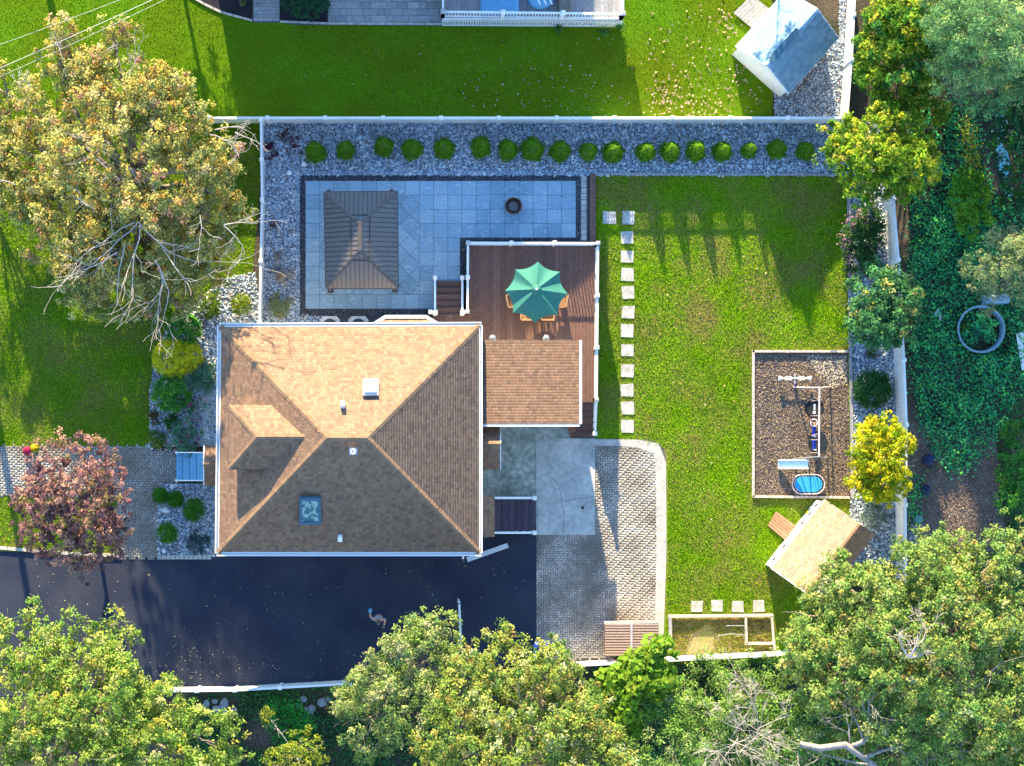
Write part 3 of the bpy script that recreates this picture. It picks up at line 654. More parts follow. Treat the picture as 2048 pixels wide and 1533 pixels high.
def rail(parent, pts, n, zb, zt, zb2=None, zt2=None, bal=True, cap=True, pw=.13):
    """railing along plan points given at rail height; posts, rails, balusters"""
    (xa, ya), (xb, yb) = pts; zb2 = zb if zb2 is None else zb2; zt2 = zt if zt2 is None else zt2; a = Vector(P(xa, ya, zt)); b = Vector(P(xb, yb, zt2))
    for k in range(n + 1):
        if n == 0: break
        t = k / n; p = a.lerp(b, t); z0 = zb + (zb2 - zb) * t; mb = MB(); mb.box((p.x, p.y, (z0 + p.z + .06) / 2), (pw, pw, p.z + .06 - z0)); po = mb.build('post', 'vinyl', parent)
        if cap:
            h = pw * .68; mb = MB(); mb.add([(p.x - h, p.y - h, p.z + .06), (p.x + h, p.y - h, p.z + .06), (p.x + h, p.y + h, p.z + .06), (p.x - h, p.y + h, p.z + .06), (p.x - h, p.y - h, p.z + .09), (p.x + h, p.y - h, p.z + .09), (p.x + h, p.y + h, p.z + .09), (p.x - h, p.y + h, p.z + .09), (p.x, p.y, p.z + .14)],
                   [(3, 2, 1, 0), (0, 1, 5, 4), (1, 2, 6, 5), (2, 3, 7, 6), (3, 0, 4, 7), (4, 5, 8), (5, 6, 8), (6, 7, 8), (7, 4, 8)]); mb.build('post_cap', 'vinyl', po)
    mb = MB(); mb.bar(a, b, .09, .05); mb.build('top_rail', 'vinyl', parent)
    lo_a = Vector((a.x, a.y, zb + .1)); lo_b = Vector((b.x, b.y, zb2 + .1)); mb = MB(); mb.bar(lo_a, lo_b, .05, .05); mb.build('bottom_rail', 'vinyl', parent)
    if bal:
        nb = int((b - a).length / .13); mb = MB()
        for k in range(1, nb):
            t = k / nb; mb.bar(lo_a.lerp(lo_b, t), a.lerp(b, t), .035)
        props(mb.build('balusters', 'vinyl', parent), kind='stuff')
ZT = ZD + 1.0
rail(deck, ((936, 486), (1196, 487)), 3, ZD, ZT); rail(deck, ((1196, 487), (1193, 800)), 3, ZD, ZT); rail(deck, ((936, 486), (935, 624)), 2, ZD, ZT)
rail(deck, ((925, 625), (935, 624)), 1, ZD, ZT, bal=False); rail(deck, ((1193, 800), (1190, 868)), 1, ZD, ZT, 0, 1.0)
rail(deck, ((861, 624), (871, 625)), 1, ZD, ZT, bal=False)
for k in range(6):
    mb = MB(); y1 = 629 - k * 13.2; mb.pbox(868, 921, y1 - 13.4, y1 - .5, .0, ZD - .155 * (k + 1) + .155 * 0, tuple(palette(BD, 1, .1)[0])); mb.build('stair_tread', 'deck_board', deck)
for x in (870, 924.5): rail(deck, ((x, 627), (x, 556)), 1, ZD, ZT, .05, 1.02)
for k in range(5):
    mb = MB(); y0 = 806 + k * 14; mb.pbox(1140 + (22 if k == 0 else 0), 1188, y0, y0 + 13.6, 0, ZD - .17 * (k + 1) + .04, tuple(palette(BD, 1, .1)[0])); mb.build('stair_tread', 'deck_board', deck)
rd = thing('side_stairs', 'dark board landing steps with two white handrails right of the house', 'stairs', P(1030, 1031))
for k in range(7):
    x0 = 975 + k * 13.8; mb = MB(); mb.pbox(x0, x0 + 13.3, 997, 1066, 0, max(.10, .92 - .14 * max(0, k - 1)), tuple(np.array((.075, .055, .075)) * R.uniform(.9, 1.15))); mb.build('stair_tread', 'deck_board', rd)
for y in (996.5, 1066): rail(rd, ((1069, y), (975, y)), 1, .1, 1.0, .9, 1.8)
# patio table, chairs, umbrella on the deck
UC = Vector(P(1073, 588, ZD)); UC.z = ZD
tb = thing('patio_table', 'round wooden table under the green parasol', 'table', UC)
mb = MB(); mb.lathe(UC, [(.02, .70), (.62, .70), (.64, .715), (.62, .735), (.02, .735)], 32); mb.build('table_top', 'teak', tb)
for a in (.8, 2.37, 3.94, 5.5): mb = MB(); mb.bar(UC + Vector((.42 * math.cos(a), .42 * math.sin(a), 0)), UC + Vector((.38 * math.cos(a), .38 * math.sin(a), .70)), .06); mb.build('leg', 'teak', tb)
def chair(label, pos, rz):
    t = thing('patio_chair', label, 'chair', (0, 0, 0), 'wooden chairs around the parasol table')
    for x in (-.24, .24):
        for y in (-.22, .22): mb = MB(); mb.bar((x, y, 0), (x, y, .43 if y < 0 else .62), .045); mb.build('leg', 'teak', t)
    for i in range(6): mb = MB(); mb.box((-.235 + i * .094, 0, .44), (.08, .5, .025)); mb.build('seat_slat', 'teak', t)
    for i in range(6): mb = MB(); mb.bar((-.21 + i * .084, .24, .46), (-.21 + i * .084, .32, .95), .05, .02); mb.build('back_slat', 'teak', t)
    mb = MB(); mb.bar((-.27, .32, .96), (.27, .32, .96), .05, .06); mb.build('back_rail', 'teak', t)
    for x in (-.27, .27): mb = MB(); mb.bar((x, -.24, .63), (x, .27, .65), .06, .03); mb.build('armrest', 'teak', t)
    t.location = pos; t.rotation_euler.z = rz
for lb, x, y, a in (('wooden chair peeking out left of the green parasol', 1028, 601, 1.57 + .2), ('wooden chair peeking out right of the green parasol', 1118, 601, -1.57 - .2),
                    ('wooden chair peeking out below left of the green parasol', 1054, 627, 3.14), ('wooden chair peeking out below right of the green parasol', 1095, 627, 3.14)):
    p = P(x, y, ZD + .5); chair(lb, (p[0], p[1], ZD), a)
um = thing('parasol', 'open green eight panel parasol over the deck table', 'parasol', UC)
AP = Vector(P(1073, 579, ZD + 2.45)); rim = []
for k in range(8):
    a = math.radians(87 - 45 * k); rim.append(Vector(P(1073 + 63 * math.cos(a), 585 - 61.5 * math.sin(a), ZD + 1.95)))
for k in range(8):
    a, b = rim[k], rim[(k + 1) % 8]; vs = []; fs = []; n = 8
    for i in range(n + 1):
        for j in range(n + 1):
            t, u_ = i / n, j / n; e = a.lerp(b, u_); sag = u_ * (1 - u_) * 4; e = e.lerp(Vector((AP.x, AP.y, e.z)), .10 * sag)
            p = AP.lerp(e, t); p.z += .05 * math.sin(t * math.pi) - .10 * sag * t + .012 * math.sin(9 * u_ + k) * t; vs.append(p)
    for i in range(n):
        for j in range(n): fs.append((i * 9 + j, i * 9 + j + 1, i * 9 + j + 10, i * 9 + j + 9))
    MB().add(vs, fs).build('canopy_panel', 'umbrella_cloth', um, smooth=True)
    mb = MB(); mb.bar(AP - Vector((0, 0, .05)), a - Vector((0, 0, .03)), .02); mb.build('rib', 'teak', um)
mb = MB(); mb.lathe(AP, [(.22, -.06), (.17, .02), (.05, .09), (.02, .10)], 16); mb.build('vent_cap', 'umbrella_cloth', um, smooth=True)
mb = MB(); mb.lathe(AP + Vector((0, 0, .1)), [(.03, 0), (.05, .03), (.03, .07), (.005, .09)], 12); mb.build('finial', 'vinyl', um)
mb = MB(); mb.bar(UC, AP, .045); mb.build('pole', 'teak', um)
mb = MB(); mb.lathe(UC, [(.25, 0), (.25, .06), (.04, .1)], 16); mb.build('base', 'black_iron', um)
pt = thing('flower_pot', 'small round pot on the deck stair beside the addition', 'pot', P(1143, 858, .3))
c = P(1143, 858, .3); mb = MB(); mb.lathe(c, [(.10, 0), (.15, .2), (.17, .22), (.14, .22), (.12, .17)], 16); mb.build('pot', 'terracotta', pt)

# ------------------------------------------------------------------ gazebo, fire pit
GZ, GR = 2.35, 3.30
gz = thing('gazebo', 'brown ribbed metal hip roof gazebo standing on the patio', 'gazebo', P(722, 486))
g = [P(649, 385, GZ), P(794, 384, GZ), P(796, 577, GZ), P(652, 577, GZ)]; r0, r1 = P(720, 447, GR), P(720, 502, GR)
def ribbed(a, b, c, d, n, col, ups):
    """face with eave a->b and top d->c; ribs run up the slope"""
    A, B, C, D = map(Vector, (a, b, c, d)); nn = (B - A).cross(D - A).normalized()
    if nn.z < 0: nn = -nn
    base = MB().add([A, B, C, D] if (C - D).length > .01 else [A, B, C], [(0, 1, 2, 3)] if (C - D).length > .01 else [(0, 1, 2)], col).build('roof_panel', 'gazebo_metal', gz)
    e = (B - A).normalized(); v = nn.cross(e).normalized()
    if v.z < 0: v = -v
    L_ = (B - A).length; dD, dC = (D - A), (C - A); xD, xC, hh = dD.dot(e), dC.dot(e), dD.dot(v)
    for k in range(n + 1):
        x = L_ * (k + .5) / (n + 1); h = hh * min(1, x / max(xD, 1e-6), (L_ - x) / max(L_ - xC, 1e-6))
        if h < .08: continue
        mb = MB(); p = A + e * x + nn * .012; mb.bar(p + v * .01, p + v * (h - .02), .020, .024, tuple(np.array(col) * .35)); mb.build('rib', 'gazebo_metal', base)
    return A, e, v, hh, nn
cB = (.14, .125, .122)
ribbed(g[1], g[0], r0, r0, 15, cB, 0); ribbed(g[3], g[2], r1, r1, 15, cB, 0)
ribbed(g[0], g[3], r1, r0, 19, cB, 0); ribbed(g[2], g[1], r0, r1, 19, cB, 0)
for a, b in ((g[0], r0), (g[1], r0), (g[2], r1), (g[3], r1), (r0, r1)): mb = MB(); mb.bar(tuple(Vector(a) + Vector((0, 0, .03))), tuple(Vector(b) + Vector((0, 0, .03))), .10 if (a, b) != (r0, r1) else .17, .04); mb.build('hip_cap', 'dark_metal', gz)
for a, b in zip(g, g[1:] + g[:1]): mb = MB(); mb.bar(tuple(Vector(a) - Vector((0, 0, .06))), tuple(Vector(b) - Vector((0, 0, .06))), .08, .12); mb.build('beam', 'dark_metal', gz)
# upper tier line
for t_ in (.73,):
    ring = [tuple(Vector(c_).lerp(Vector(r_), t_) + Vector((0, 0, .035))) for c_, r_ in ((g[0], r0), (g[1], r0), (g[2], r1), (g[3], r1))]
    for a, b in zip(ring, ring[1:] + ring[:1]): mb = MB(); mb.bar(a, b, .03, .03); mb.build('tier_edge', 'dark_metal', gz)
for x, y in ((661, 395), (784, 394), (661, 584), (790, 583)):
    c = P(x, y if y < 500 else y - 3); mb = MB(); mb.box((c[0], c[1], GZ / 2), (.14, .14, GZ - .05)); po = mb.build('post', 'dark_metal', gz)
    mb = MB(); mb.box((c[0], c[1], .05), (.24, .24, .04)); mb.build('foot', 'dark_metal', po)
fp_ = thing('fire_pit', 'round dark steel fire pit on the patio', 'fire pit', P(1026, 414))
c = P(1026, 414); mb = MB(); mb.lathe((c[0], c[1], .03), [(.24, 0), (.30, .12), (.33, .34), (.35, .36), (.35, .38), (.29, .38), (.26, .22), (.05, .18)], 32); mb.build('bowl', 'black_iron', fp_, smooth=False)
mb = MB(); mb.lathe((c[0], c[1], .25), [(.24, 0), (.20, .03), (.02, .04)], 20); mb.build('ash', 'grey_cover', fp_)
for a in (-1, 1): mb = MB(); mb.bar((c[0] - .1, c[1] + a * .06 - .02, .30), (c[0] + .12, c[1] + a * .05 + .05, .31), .05); mb.build('log', 'bark', fp_)
mb = MB(); mb.lathe((c[0], c[1], .41), [(.35, 0), (.37, .01), (.35, .02), (.31, .01)], 32, cap=False); mb.build('rim', 'rust', fp_)

# ------------------------------------------------------------------ fences
FZ = 1.5
def fence(name, label, pts, n, base=0.0, top=FZ, cat='fence', lattice=True, first=True):
    """white vinyl fence; plan points of its top rail"""
    a0 = P(*pts[0], top); f = thing(name, label, cat, (a0[0], a0[1], 0))
    segs = list(zip(pts, pts[1:])); tot = sum(math.dist(a, b) for a, b in segs)
    for si, (pa, pb) in enumerate(segs):
        m_ = max(1, round(n * math.dist(pa, pb) / tot)); A = Vector(P(*pa, top)); B = Vector(P(*pb, top)); d = (B - A).normalized(); rz = math.atan2(d.y, d.x)
        for k in range(m_ + 1):
            p = A.lerp(B, k / m_)
            if not (k == 0 and si > 0):
              mb = MB(); mb.box((p.x, p.y, (base + top + .04) / 2), (.125, .125, top + .04 - base), rz); po = mb.build('post', 'vinyl', f)
              h = .085; z = top + .04; mb = MB(); mb.add([(p.x - h, p.y - h, z), (p.x + h, p.y - h, z), (p.x + h, p.y + h, z), (p.x - h, p.y + h, z), (p.x - h, p.y - h, z + .03), (p.x + h, p.y - h, z + .03), (p.x + h, p.y + h, z + .03), (p.x - h, p.y + h, z + .03), (p.x, p.y, z + .08)],
                [(3, 2, 1, 0), (0, 1, 5, 4), (1, 2, 6, 5), (2, 3, 7, 6), (3, 0, 4, 7), (4, 5, 8), (5, 6, 8), (6, 7, 8), (7, 4, 8)]); mb.build('post_cap', 'vinyl', po)
            if k == m_: continue
            q = A.lerp(B, (k + 1) / m_); lz = top - (.30 if lattice else .05); mb = MB(); nb = 15; s_ = Vector((-d.y, d.x, 0))
            for i in range(nb):
                u0, u1 = p.lerp(q, i / nb), p.lerp(q, (i + 1) / nb - .0015); pr = .006 * (i % 2)
                mb.hexa([u0 - s_ * (.018 + pr) - Vector((0, 0, u0.z - base - .05)), u1 - s_ * (.018 + pr) - Vector((0, 0, u1.z - base - .05)), u1 + s_ * (.018 + pr) - Vector((0, 0, u1.z - base - .05)), u0 + s_ * (.018 + pr) - Vector((0, 0, u0.z - base - .05))],
                        [v - Vector((0, 0, top - lz)) for v in (u0 - s_ * (.018 + pr), u1 - s_ * (.018 + pr), u1 + s_ * (.018 + pr), u0 + s_ * (.018 + pr))])
            pn = mb.build('panel', 'vinyl', f)
            mb = MB(); mb.bar(p, q, .09, .07); mb.build('top_rail', 'vinyl', pn)
            if lattice:
                mb = MB(); mb.bar(p - Vector((0, 0, top - lz)), q - Vector((0, 0, top - lz)), .06, .06); mb.build('mid_rail', 'vinyl', pn)
                mb = MB(); nl = 22; dz = Vector((0, 0, top - lz))
                for i in range(nl):
                    u0, u1 = p.lerp(q, i / nl), p.lerp(q, (i + 1.6) / nl) if i < nl - 1 else q
                    mb.bar(u0 - dz, u1, .012, .032); mb.bar(u0, u1 - dz, .012, .032)
                props(mb.build('lattice', 'vinyl', pn), kind='stuff')
    return f
fence('vinyl_fence', 'long white lattice topped fence along the top edge of the patio gravel', [(419, 236), (1692, 236)], 11)
fence('vinyl_fence', 'white fence running down between the big maple and the patio gravel', [(522, 240), (524, 400), (519, 645)], 4)
fence('vinyl_fence', 'white fence at the top right beside the neighbour\'s shed', [(1712, -60), (1703, 120), (1694, 236)], 3)
fence('vinyl_fence', 'long white fence right of the play area between gravel and woods', [(1771, 240), (1786, 390), (1797, 520), (1808, 720), (1813, 850), (1811, 1010), (1812, 1160)], 8, top=1.75)
fence('vinyl_fence', 'white fence along the bottom of the driveway', [(318, 1383), (470, 1381), (560, 1376), (700, 1368)], 4, top=1.25, lattice=False)
fence('vinyl_fence', 'white fence behind the bin shelter and garden frame at the bottom', [(1130, 1333), (1330, 1322), (1600, 1308)], 5, top=1.35, lattice=False)
gt = thing('gate_leaf', 'white gate panel standing open on the driveway near the bottom tree', 'gate', P(920, 1245))
mb = MB(); mb.bar(P(918.5, 1206, .7), P(922, 1292, .7), .05, 1.2); mb.build('panel', 'vinyl', gt)
mb = MB(); mb.bar(P(918.5, 1206, 1.32), P(922, 1292, 1.32), .09, .06); mb.build('top_rail', 'vinyl', gt)
for p in ((918.5, 1206), (922, 1292)):
    c = P(*p, 1.3); mb = MB(); mb.box((c[0], c[1], .68), (.09, .09, 1.34)); mb.build('post', 'vinyl', gt)

# ------------------------------------------------------------------ arborvitae row
ARB = [(632, 303, 23), (692, 299, 20), (768, 292, 22), (824, 297, 22), (888, 296, 23), (961, 293, 23), (1015, 299, 22), (1064, 297, 25), (1119, 301, 22), (1175, 302, 20), (1225, 303, 23), (1289, 303, 21), (1338, 302, 22), (1389, 301, 22), (1442, 302, 22), (1495, 300, 18), (1551, 297, 21), (1607, 301, 20)]
def arb_mesh(seed):
    n = 3800; z = 1 - np.sqrt(N.random(n)); z = z * 1.0; a = N.uniform(0, 6.28, n)
    prof = np.minimum(1, (z + .02) / .12) * (1 - z) ** .72; rr = prof * N.normal(.94, .10, n) * (1 + .08 * np.sin((3 + seed % 3) * a + 7 * z + seed * 2) + .06 * np.sin(9 * a + 13 * z + seed))
    p = np.stack([rr * np.cos(a), rr * np.sin(a), z], 1); p[:, :2] *= .48; p[:, 2] *= 1.75
    nr = np.stack([np.cos(a) * .8, np.sin(a) * .8, .55 + 0 * a], 1) + N.normal(size=(n, 3)) * .45
    return p, nr, .06 * N.uniform(.7, 1.4, n), palette([(.10, .28, .008, 3), (.075, .21, .008, 2), (.17, .34, .008, 1.2), (.26, .36, .008, .4)], n, .35)
protos = []
for s_ in range(6):
    o = leafmesh('foliage', *arb_mesh(s_), 'leaf', None, .55); protos.append(o.data); bpy.data.objects.remove(o)
stem = MB(); stem.tube([(0, 0, 0), (0, 0, .8), (0, 0, 1.5)], [.04, .03, .01], 6); so_ = stem.build('stem', 'bark'); stm = so_.data; bpy.data.objects.remove(so_)
for k, (x, y, r) in enumerate(ARB):
    b = P(x, y + 4); t = thing('arborvitae', f'{ORD[k]} clipped round green conifer from the left in the gravel row', 'conifer', b, 'row of clipped conifers in the gravel')
    f = bpy.data.objects.new('foliage', protos[(k * 5) % 6]); COL.objects.link(f); f.parent = t; f['kind'] = 'stuff'; f.rotation_euler.z = R.uniform(0, 6.28); s_ = r / 22.; f.scale = (s_ * R.uniform(.92, 1.06), s_ * R.uniform(.92, 1.06), (.95 + R.uniform(-.08, .08)) * (1.08 if k in (11, 12, 13) else 1))
    m_ = bpy.data.objects.new('stem', stm); COL.objects.link(m_); m_.parent = t

# ------------------------------------------------------------------ shrubs
def shrub(name, label, x, y, r, h, nl, leaf, pal, cat='shrub', group=None, lobes=None, flowers=None, asp=.62, upk=.7, **kw):
    b = P(x, y); t = thing(name, label, cat, b, group); L = lobes or [(x, y, h * .45, r, h * .55)]
    mb = MB(); q = random.Random(int(x))
    for k in range(4): branches(mb, b, (q.gauss(0, .5), q.gauss(0, .5), 1), h * .7, .018, 1, q, split=2)
    mb.build('stem', 'bark', t)
    kw.setdefault('clump', .16); kw.setdefault('per', 30); kw.setdefault('core', .15); kw.setdefault('ragged', .05)
    props(crown('foliage', [lobe(*l) for l in L], nl, leaf, pal, t, asp=asp, upk=upk, **kw), kind='stuff')
    if flowers:
        n, pc, fs = flowers; l = lobe(*L[0]); d = unit(N.normal(size=(n, 3))); d[:, 2] = np.abs(d[:, 2])
        props(leafmesh('flowers', l[0] + d * np.array([l[1], l[1], l[2]]) * 1.02, d + np.array([0, 0, .6]), np.full(n, fs), palette(pc, n, .2), 'petal', t, .95), kind='stuff')
    return t
G1 = [(0.07, 0.275, 0.034, 3), (0.058, 0.206, 0.034, 2), (0.14, 0.386, 0.034, 1)]
GY = [(.74, .66, .02, 3), (.56, .58, .02, 2), (.78, .70, .02, 1), (.34, .44, .02, 1)]
GB = [(0.078, 0.227, 0.13, 2), (0.109, 0.265, 0.144, 2), (0.062, 0.17, 0.086, 1)]
GL = [(.10, .19, .015, 2), (.16, .23, .015, 2), (.06, .13, .015, 1)]
shrub('golden_shrub', 'large clipped golden yellow shrub in the left garden bed', 354, 717, 43, 1.2, 14000, .055, GY, lobes=[(345, 718, .55, 40, .65), (372, 713, .5, 33, .55)])
shrub('dark_shrub', 'dark green leafy shrub above the golden shrub', 368, 662, 34, 1.0, 2600, .10, G1, clump=.2)
shrub('broadleaf_shrub', 'big rounded dark green shrub below the golden shrub', 343, 786, 38, 1.1, 3600, .09, G1, clump=.2)
shrub('ball_shrub', 'lime green ball shrub near the white fence end', 482, 610, 20, .8, 2400, .05, [(.17, .24, .01, 2), (.12, .19, .01, 1)])
shrub('loose_shrub', 'loose green and yellow shrub in pale gravel left of the lime ball', 418, 608, 24, .8, 1100, .09, GL, clump=.22, ragged=.2)
shrub('grass_clump', 'blue green fountain grass against the left eave', 408, 752, 26, .7, 900, .34, GB, 'grass', asp=.06, upk=.9, ragged=.2, clump=.22)
shrub('small_ball_shrub', 'small dark green ball shrub above the rose bush', 341, 843, 14, .45, 1300, .05, [(.03, .12, .01, 2), (.05, .13, .01, 1)])
shrub('brown_shrub', 'small brownish shrub at the lower left of the upper bed', 308, 832, 14, .4, 400, .07, [(.13, .10, .04, 2), (.10, .12, .04, 1)], ragged=.2)
shrub('rose_bush', 'rose bush with pink flowers in the lower corner of the upper bed', 366, 876, 32, .8, 1500, .08, GB, clump=.22, ragged=.18, flowers=(16, [(.55, .05, .22, 1)], .10))
shrub('rose_bush', 'sparse rose bush with pink flowers beside the house wall', 390, 815, 24, .7, 500, .07, GB, clump=.2, ragged=.25, flowers=(12, [(.55, .04, .25, 1)], .10))
shrub('variegated_shrub', 'yellow green round shrub at the path corner', 313, 879, 17, .5, 1200, .06, [(.25, .27, .02, 1), (.08, .17, .02, 2)], ragged=.1)
for k, (x, y, r, h, nm, lb) in enumerate(((321, 991, 13, .5, 'ball_shrub', 'smallest green ball shrub in the lower gravel bed, top left'), (351, 1000, 14, .5, 'ball_shrub', 'green ball shrub second from left in the lower gravel bed'),
        (388, 1020, 21, .7, 'ball_shrub', 'largest green ball shrub in the lower gravel bed'), (334, 1067, 19, .9, 'cone_shrub', 'pointed green shrub at the lower left of the front gravel bed'))):
    shrub(nm, lb, x, y, r, h, 3600, .05, [(.04, .19, .012, 2), (.06, .22, .012, 1)], ragged=.03, group='shrubs in the lower gravel bed')
shrub('grey_shrub', 'blue grey spreading shrub at the lower right of the front gravel bed', 396, 1083, 22, .4, 1000, .09, [(.06, .12, .12, 1), (.05, .09, .10, 1)], asp=.3, ragged=.15)
shrub('dry_grass', 'dry straw coloured plant in gravel left of the patio', 562, 548, 17, .5, 350, .30, [(.42, .33, .22, 2), (.36, .24, .12, 1)], 'grass', asp=.05, ragged=.25, clump=.2)
shrub('ornamental_grass', 'pale green feathery plant in gravel left of the patio', 560, 607, 19, .6, 800, .25, [(.20, .30, .16, 2), (.26, .28, .09, 1)], 'grass', asp=.08, ragged=.2, clump=.2)
for k, (x, y, r) in enumerate(((557, 506, 10), (550, 450, 9))): shrub('twiggy_plant', ('pale' if k == 0 else 'dark') + ' twiggy plant in gravel left of the gazebo', x, y, r, .3, 120, .16, [(.40, .30, .24, 1)] if k == 0 else [(.10, .05, .05, 1)], 'plant', asp=.08, ragged=.3)
shrub('red_barberry', 'dark red barberry in the corner gravel near the fence', 578, 276, 22, .4, 450, .07, [(.10, .03, .04, 2), (.08, .06, .04, 1)], ragged=.25, lobes=[(583, 285, .2, 22, .25), (568, 268, .2, 16, .25)])
shrub('red_barberry', 'low dark red barberry against the left fence', 546, 305, 16, .4, 300, .07, [(.10, .025, .04, 1)], ragged=.25, lobes=[(540, 290, .2, 13, .2), (550, 312, .2, 13, .2)])
shrub('pink_shrub', 'large shrub with pinkish flower heads beside the right fence', 1722, 485, 44, 1.3, 7500, .09, [(.04, .12, .03, 3), (.06, .15, .03, 1)], clump=.24, ragged=.12, lobes=[(1722, 475, .7, 38, .7), (1715, 520, .6, 32, .6), (1735, 445, .6, 28, .6)])
l = [(1700, 455, 1.25), (1715, 430, 1.1), (1700, 520, 1.1), (1690, 490, 1.0)]
shrub('round_green_shrub', 'round mid green shrub against the right fence below the small tree', 1744, 779, 36, 1.0, 5000, .08, [(.03, .13, .03, 3), (.05, .16, .03, 1)], clump=.22)
shrub('tiny_shrub', 'tiny dark green shrub alone in the right gravel strip', 1743, 707, 9, .25, 350, .05, [(.03, .09, .02, 1)])
shrub('lavender_bush', 'grey green rounded bush behind the shed', 1745, 1033, 25, .6, 1300, .12, [(.14, .22, .17, 2), (.10, .17, .12, 1)], asp=.15, upk=.9)
shrub('hedge_ball', 'big clipped dark shrub beside the neighbour\'s patio', 612, 8, 46, 1.0, 6000, .06, [(.02, .10, .05, 2), (.03, .13, .05, 1)], lobes=[(590, 0, .6, 30, .6), (636, 0, .6, 26, .6), (612, 10, .6, 34, .6)])
for k, (x, y, pc, lb) in enumerate(((54, 902, [(.45, .01, .10, 1)], 'pot of red chrysanthemums beside the front path'), (70, 897, [(.60, .42, .0, 1)], 'pot of yellow chrysanthemums beside the front path'),
        (1620, 1030, [(.65, .45, .0, 1)], 'yellow flowers in a pot at the shed front'), (1561, 1117, [(.50, .02, .06, 1)], 'red flowers in a pot at the shed corner'))):
    b = P(x, y); t = thing('flower_pot', lb, 'flowers', b, 'potted chrysanthemums')
    mb = MB(); mb.lathe(b, [(.10, 0), (.14, .2), (.15, .22)], 14); mb.build('pot', 'terracotta', t)
    props(crown('foliage', [lobe(x, y, .3, 9, .16)], 500, .05, [(.06, .14, .02, 1)], t, clump=.07, per=20), kind='stuff')
    d = unit(N.normal(size=(420, 3))); d[:, 2] = np.abs(d[:, 2]); props(leafmesh('blooms', np.array(P(x, y, .32)) + d * np.array([.19, .19, .18]) * N.uniform(.85, 1.05, (420, 1)), d + np.array([0, 0, .4]), np.full(420, .05), palette(pc, 420, .25), 'petal', t, .9), kind='stuff')
# stones and small lights
for k, (x, y, r, lb) in enumerate(((345, 975, 5, 'white stone beside the front steps in gravel'), (324, 1020, 4, 'smaller of two white stones side by side in gravel'), (332, 1021, 6, 'larger of two white stones side by side in gravel'), (328, 1102, 6, 'white stone near the driveway corner of the gravel bed'), (304, 896, 5, 'pale stone at the path corner under the yellow green shrub'))):
    mb = MB(); c = P(x, y); mb.rock((c[0], c[1], .04), r / S, .7, seed=k); props(mb.build('garden_stone', 'stone_white', loc=c, smooth=False), lb, 'stone', 'white garden stones')
for k, (x, y) in enumerate(((608, 330), (579, 347))):
    c = P(x, y); t = thing('garden_light', ('upper' if k == 0 else 'lower') + ' white round garden light at the patio corner', 'light', c, 'garden lights')
    mb = MB(); mb.lathe(c, [(.03, 0), (.03, .12)], 10); mb.build('stake', 'vinyl', t)
    mb = MB(); mb.lathe((c[0], c[1], .1), [(.03, 0), (.1, .03), (.115, .10), (.09, .17), (.02, .2)], 16); mb.build('globe', 'dome', t, smooth=True)

# ------------------------------------------------------------------ play area
pl = thing('play_area_frame', 'pale timber frame around the mulched play area', 'frame', P(1603, 850))
for a, b in (((1505, 703), (1697, 703)), ((1507, 700), (1507, 995)), ((1505, 993.5), (1700, 995.5))):
    A, B = Vector(P(*a, .14)), Vector(P(*b, .14)); n_ = 3
    for k in range(n_): mb = MB(); mb.bar(A.lerp(B, k / n_ + .002) - Vector((0, 0, .07)), A.lerp(B, (k + 1) / n_ - .002) - Vector((0, 0, .07)), .10, .15); mb.build('timber', 'timber', pl)
PLAY = [(1509, 705), (1695, 705), (1699, 993), (1509, 992)]
sheet('play_area', PLAY, .012, 'mulch_bed')
p = togrd(scatter([PLAY], 520), .025); n_ = len(p)
props(leafmesh('mulch_chips', p, np.array([0, 0, 1.]) + N.normal(size=(n_, 3)) * .5, .075 * N.uniform(.5, 1.4, n_), palette([(.26, .19, .15, 3), (.15, .11, .09, 2), (.38, .30, .24, 2), (.44, .34, .12, .6)], n_), 'mulch', None, .45), 'brown wood chips and dry leaves covering the play area', 'mulch', kind='stuff')
p = togrd(scatter([[(1610, 712), (1692, 712), (1694, 765), (1665, 778), (1640, 752)]], 420), .03); n_ = len(p)
props(leafmesh('dry_grass_patch', p, np.array([0, 0, 1.]) + N.normal(size=(n_, 3)) * .4, .08 * N.uniform(.5, 1.4, n_), palette([(.74, .66, .52, 3), (.58, .52, .40, 1)], n_), 'mulch', None, .4), 'pale dry grass patch in the upper right of the play area', 'dry grass', kind='stuff')
sw_ = thing('swing_set', 'pale pink metal swing set frame in the play area', 'swing set', P(1621, 845))
ZB = 1.9; a0, a1 = P(1639, 776, ZB), P(1638, 914, ZB)
mb = MB(); mb.tube([a0, a1], .035, 8); mb.build('top_beam', 'pink_steel', sw_)
for ap, feet in ((a0, ((1587, 775), (1661, 774))), (a1, ((1584, 918), (1655, 917)))):
    for ft in feet: mb = MB(); mb.tube([P(*ft), ap], .028, 8); mb.build('leg', 'pink_steel' if ap is a0 else 'lead_flash', sw_)
for y in (800, 832, 846, 868, 880, 906):
    mb = MB(); mb.tube([P(1639, y, ZB), P(1622, y + (3 if y in (800, 868) else 0), .55)], .012, 5); mb.build('hanger', 'pink_steel', sw_)
s1 = thing('saucer_swing', 'round black saucer swing hanging from the swing set', 'swing', P(1628, 817, .4))
c = P(1628, 817, .45); mb = MB(); mb.lathe(c, [(.02, 0), (.30, .01), (.40, .05), (.42, .03), (.36, -.02), (.02, -.04)], 28); mb.build('disc', 'black_rubber', s1, smooth=True)
mb = MB(); mb.lathe(c, [(.40, .03), (.43, .05), (.40, .075), (.385, .05)], 28, cap=False); mb.build('rim', 'black_rubber', s1)
mb = MB(); mb.box((c[0] + .02, c[1] + .05, c[2] + .018), (.07, .26, .006)); mb.build('print', 'slide_plastic', s1)
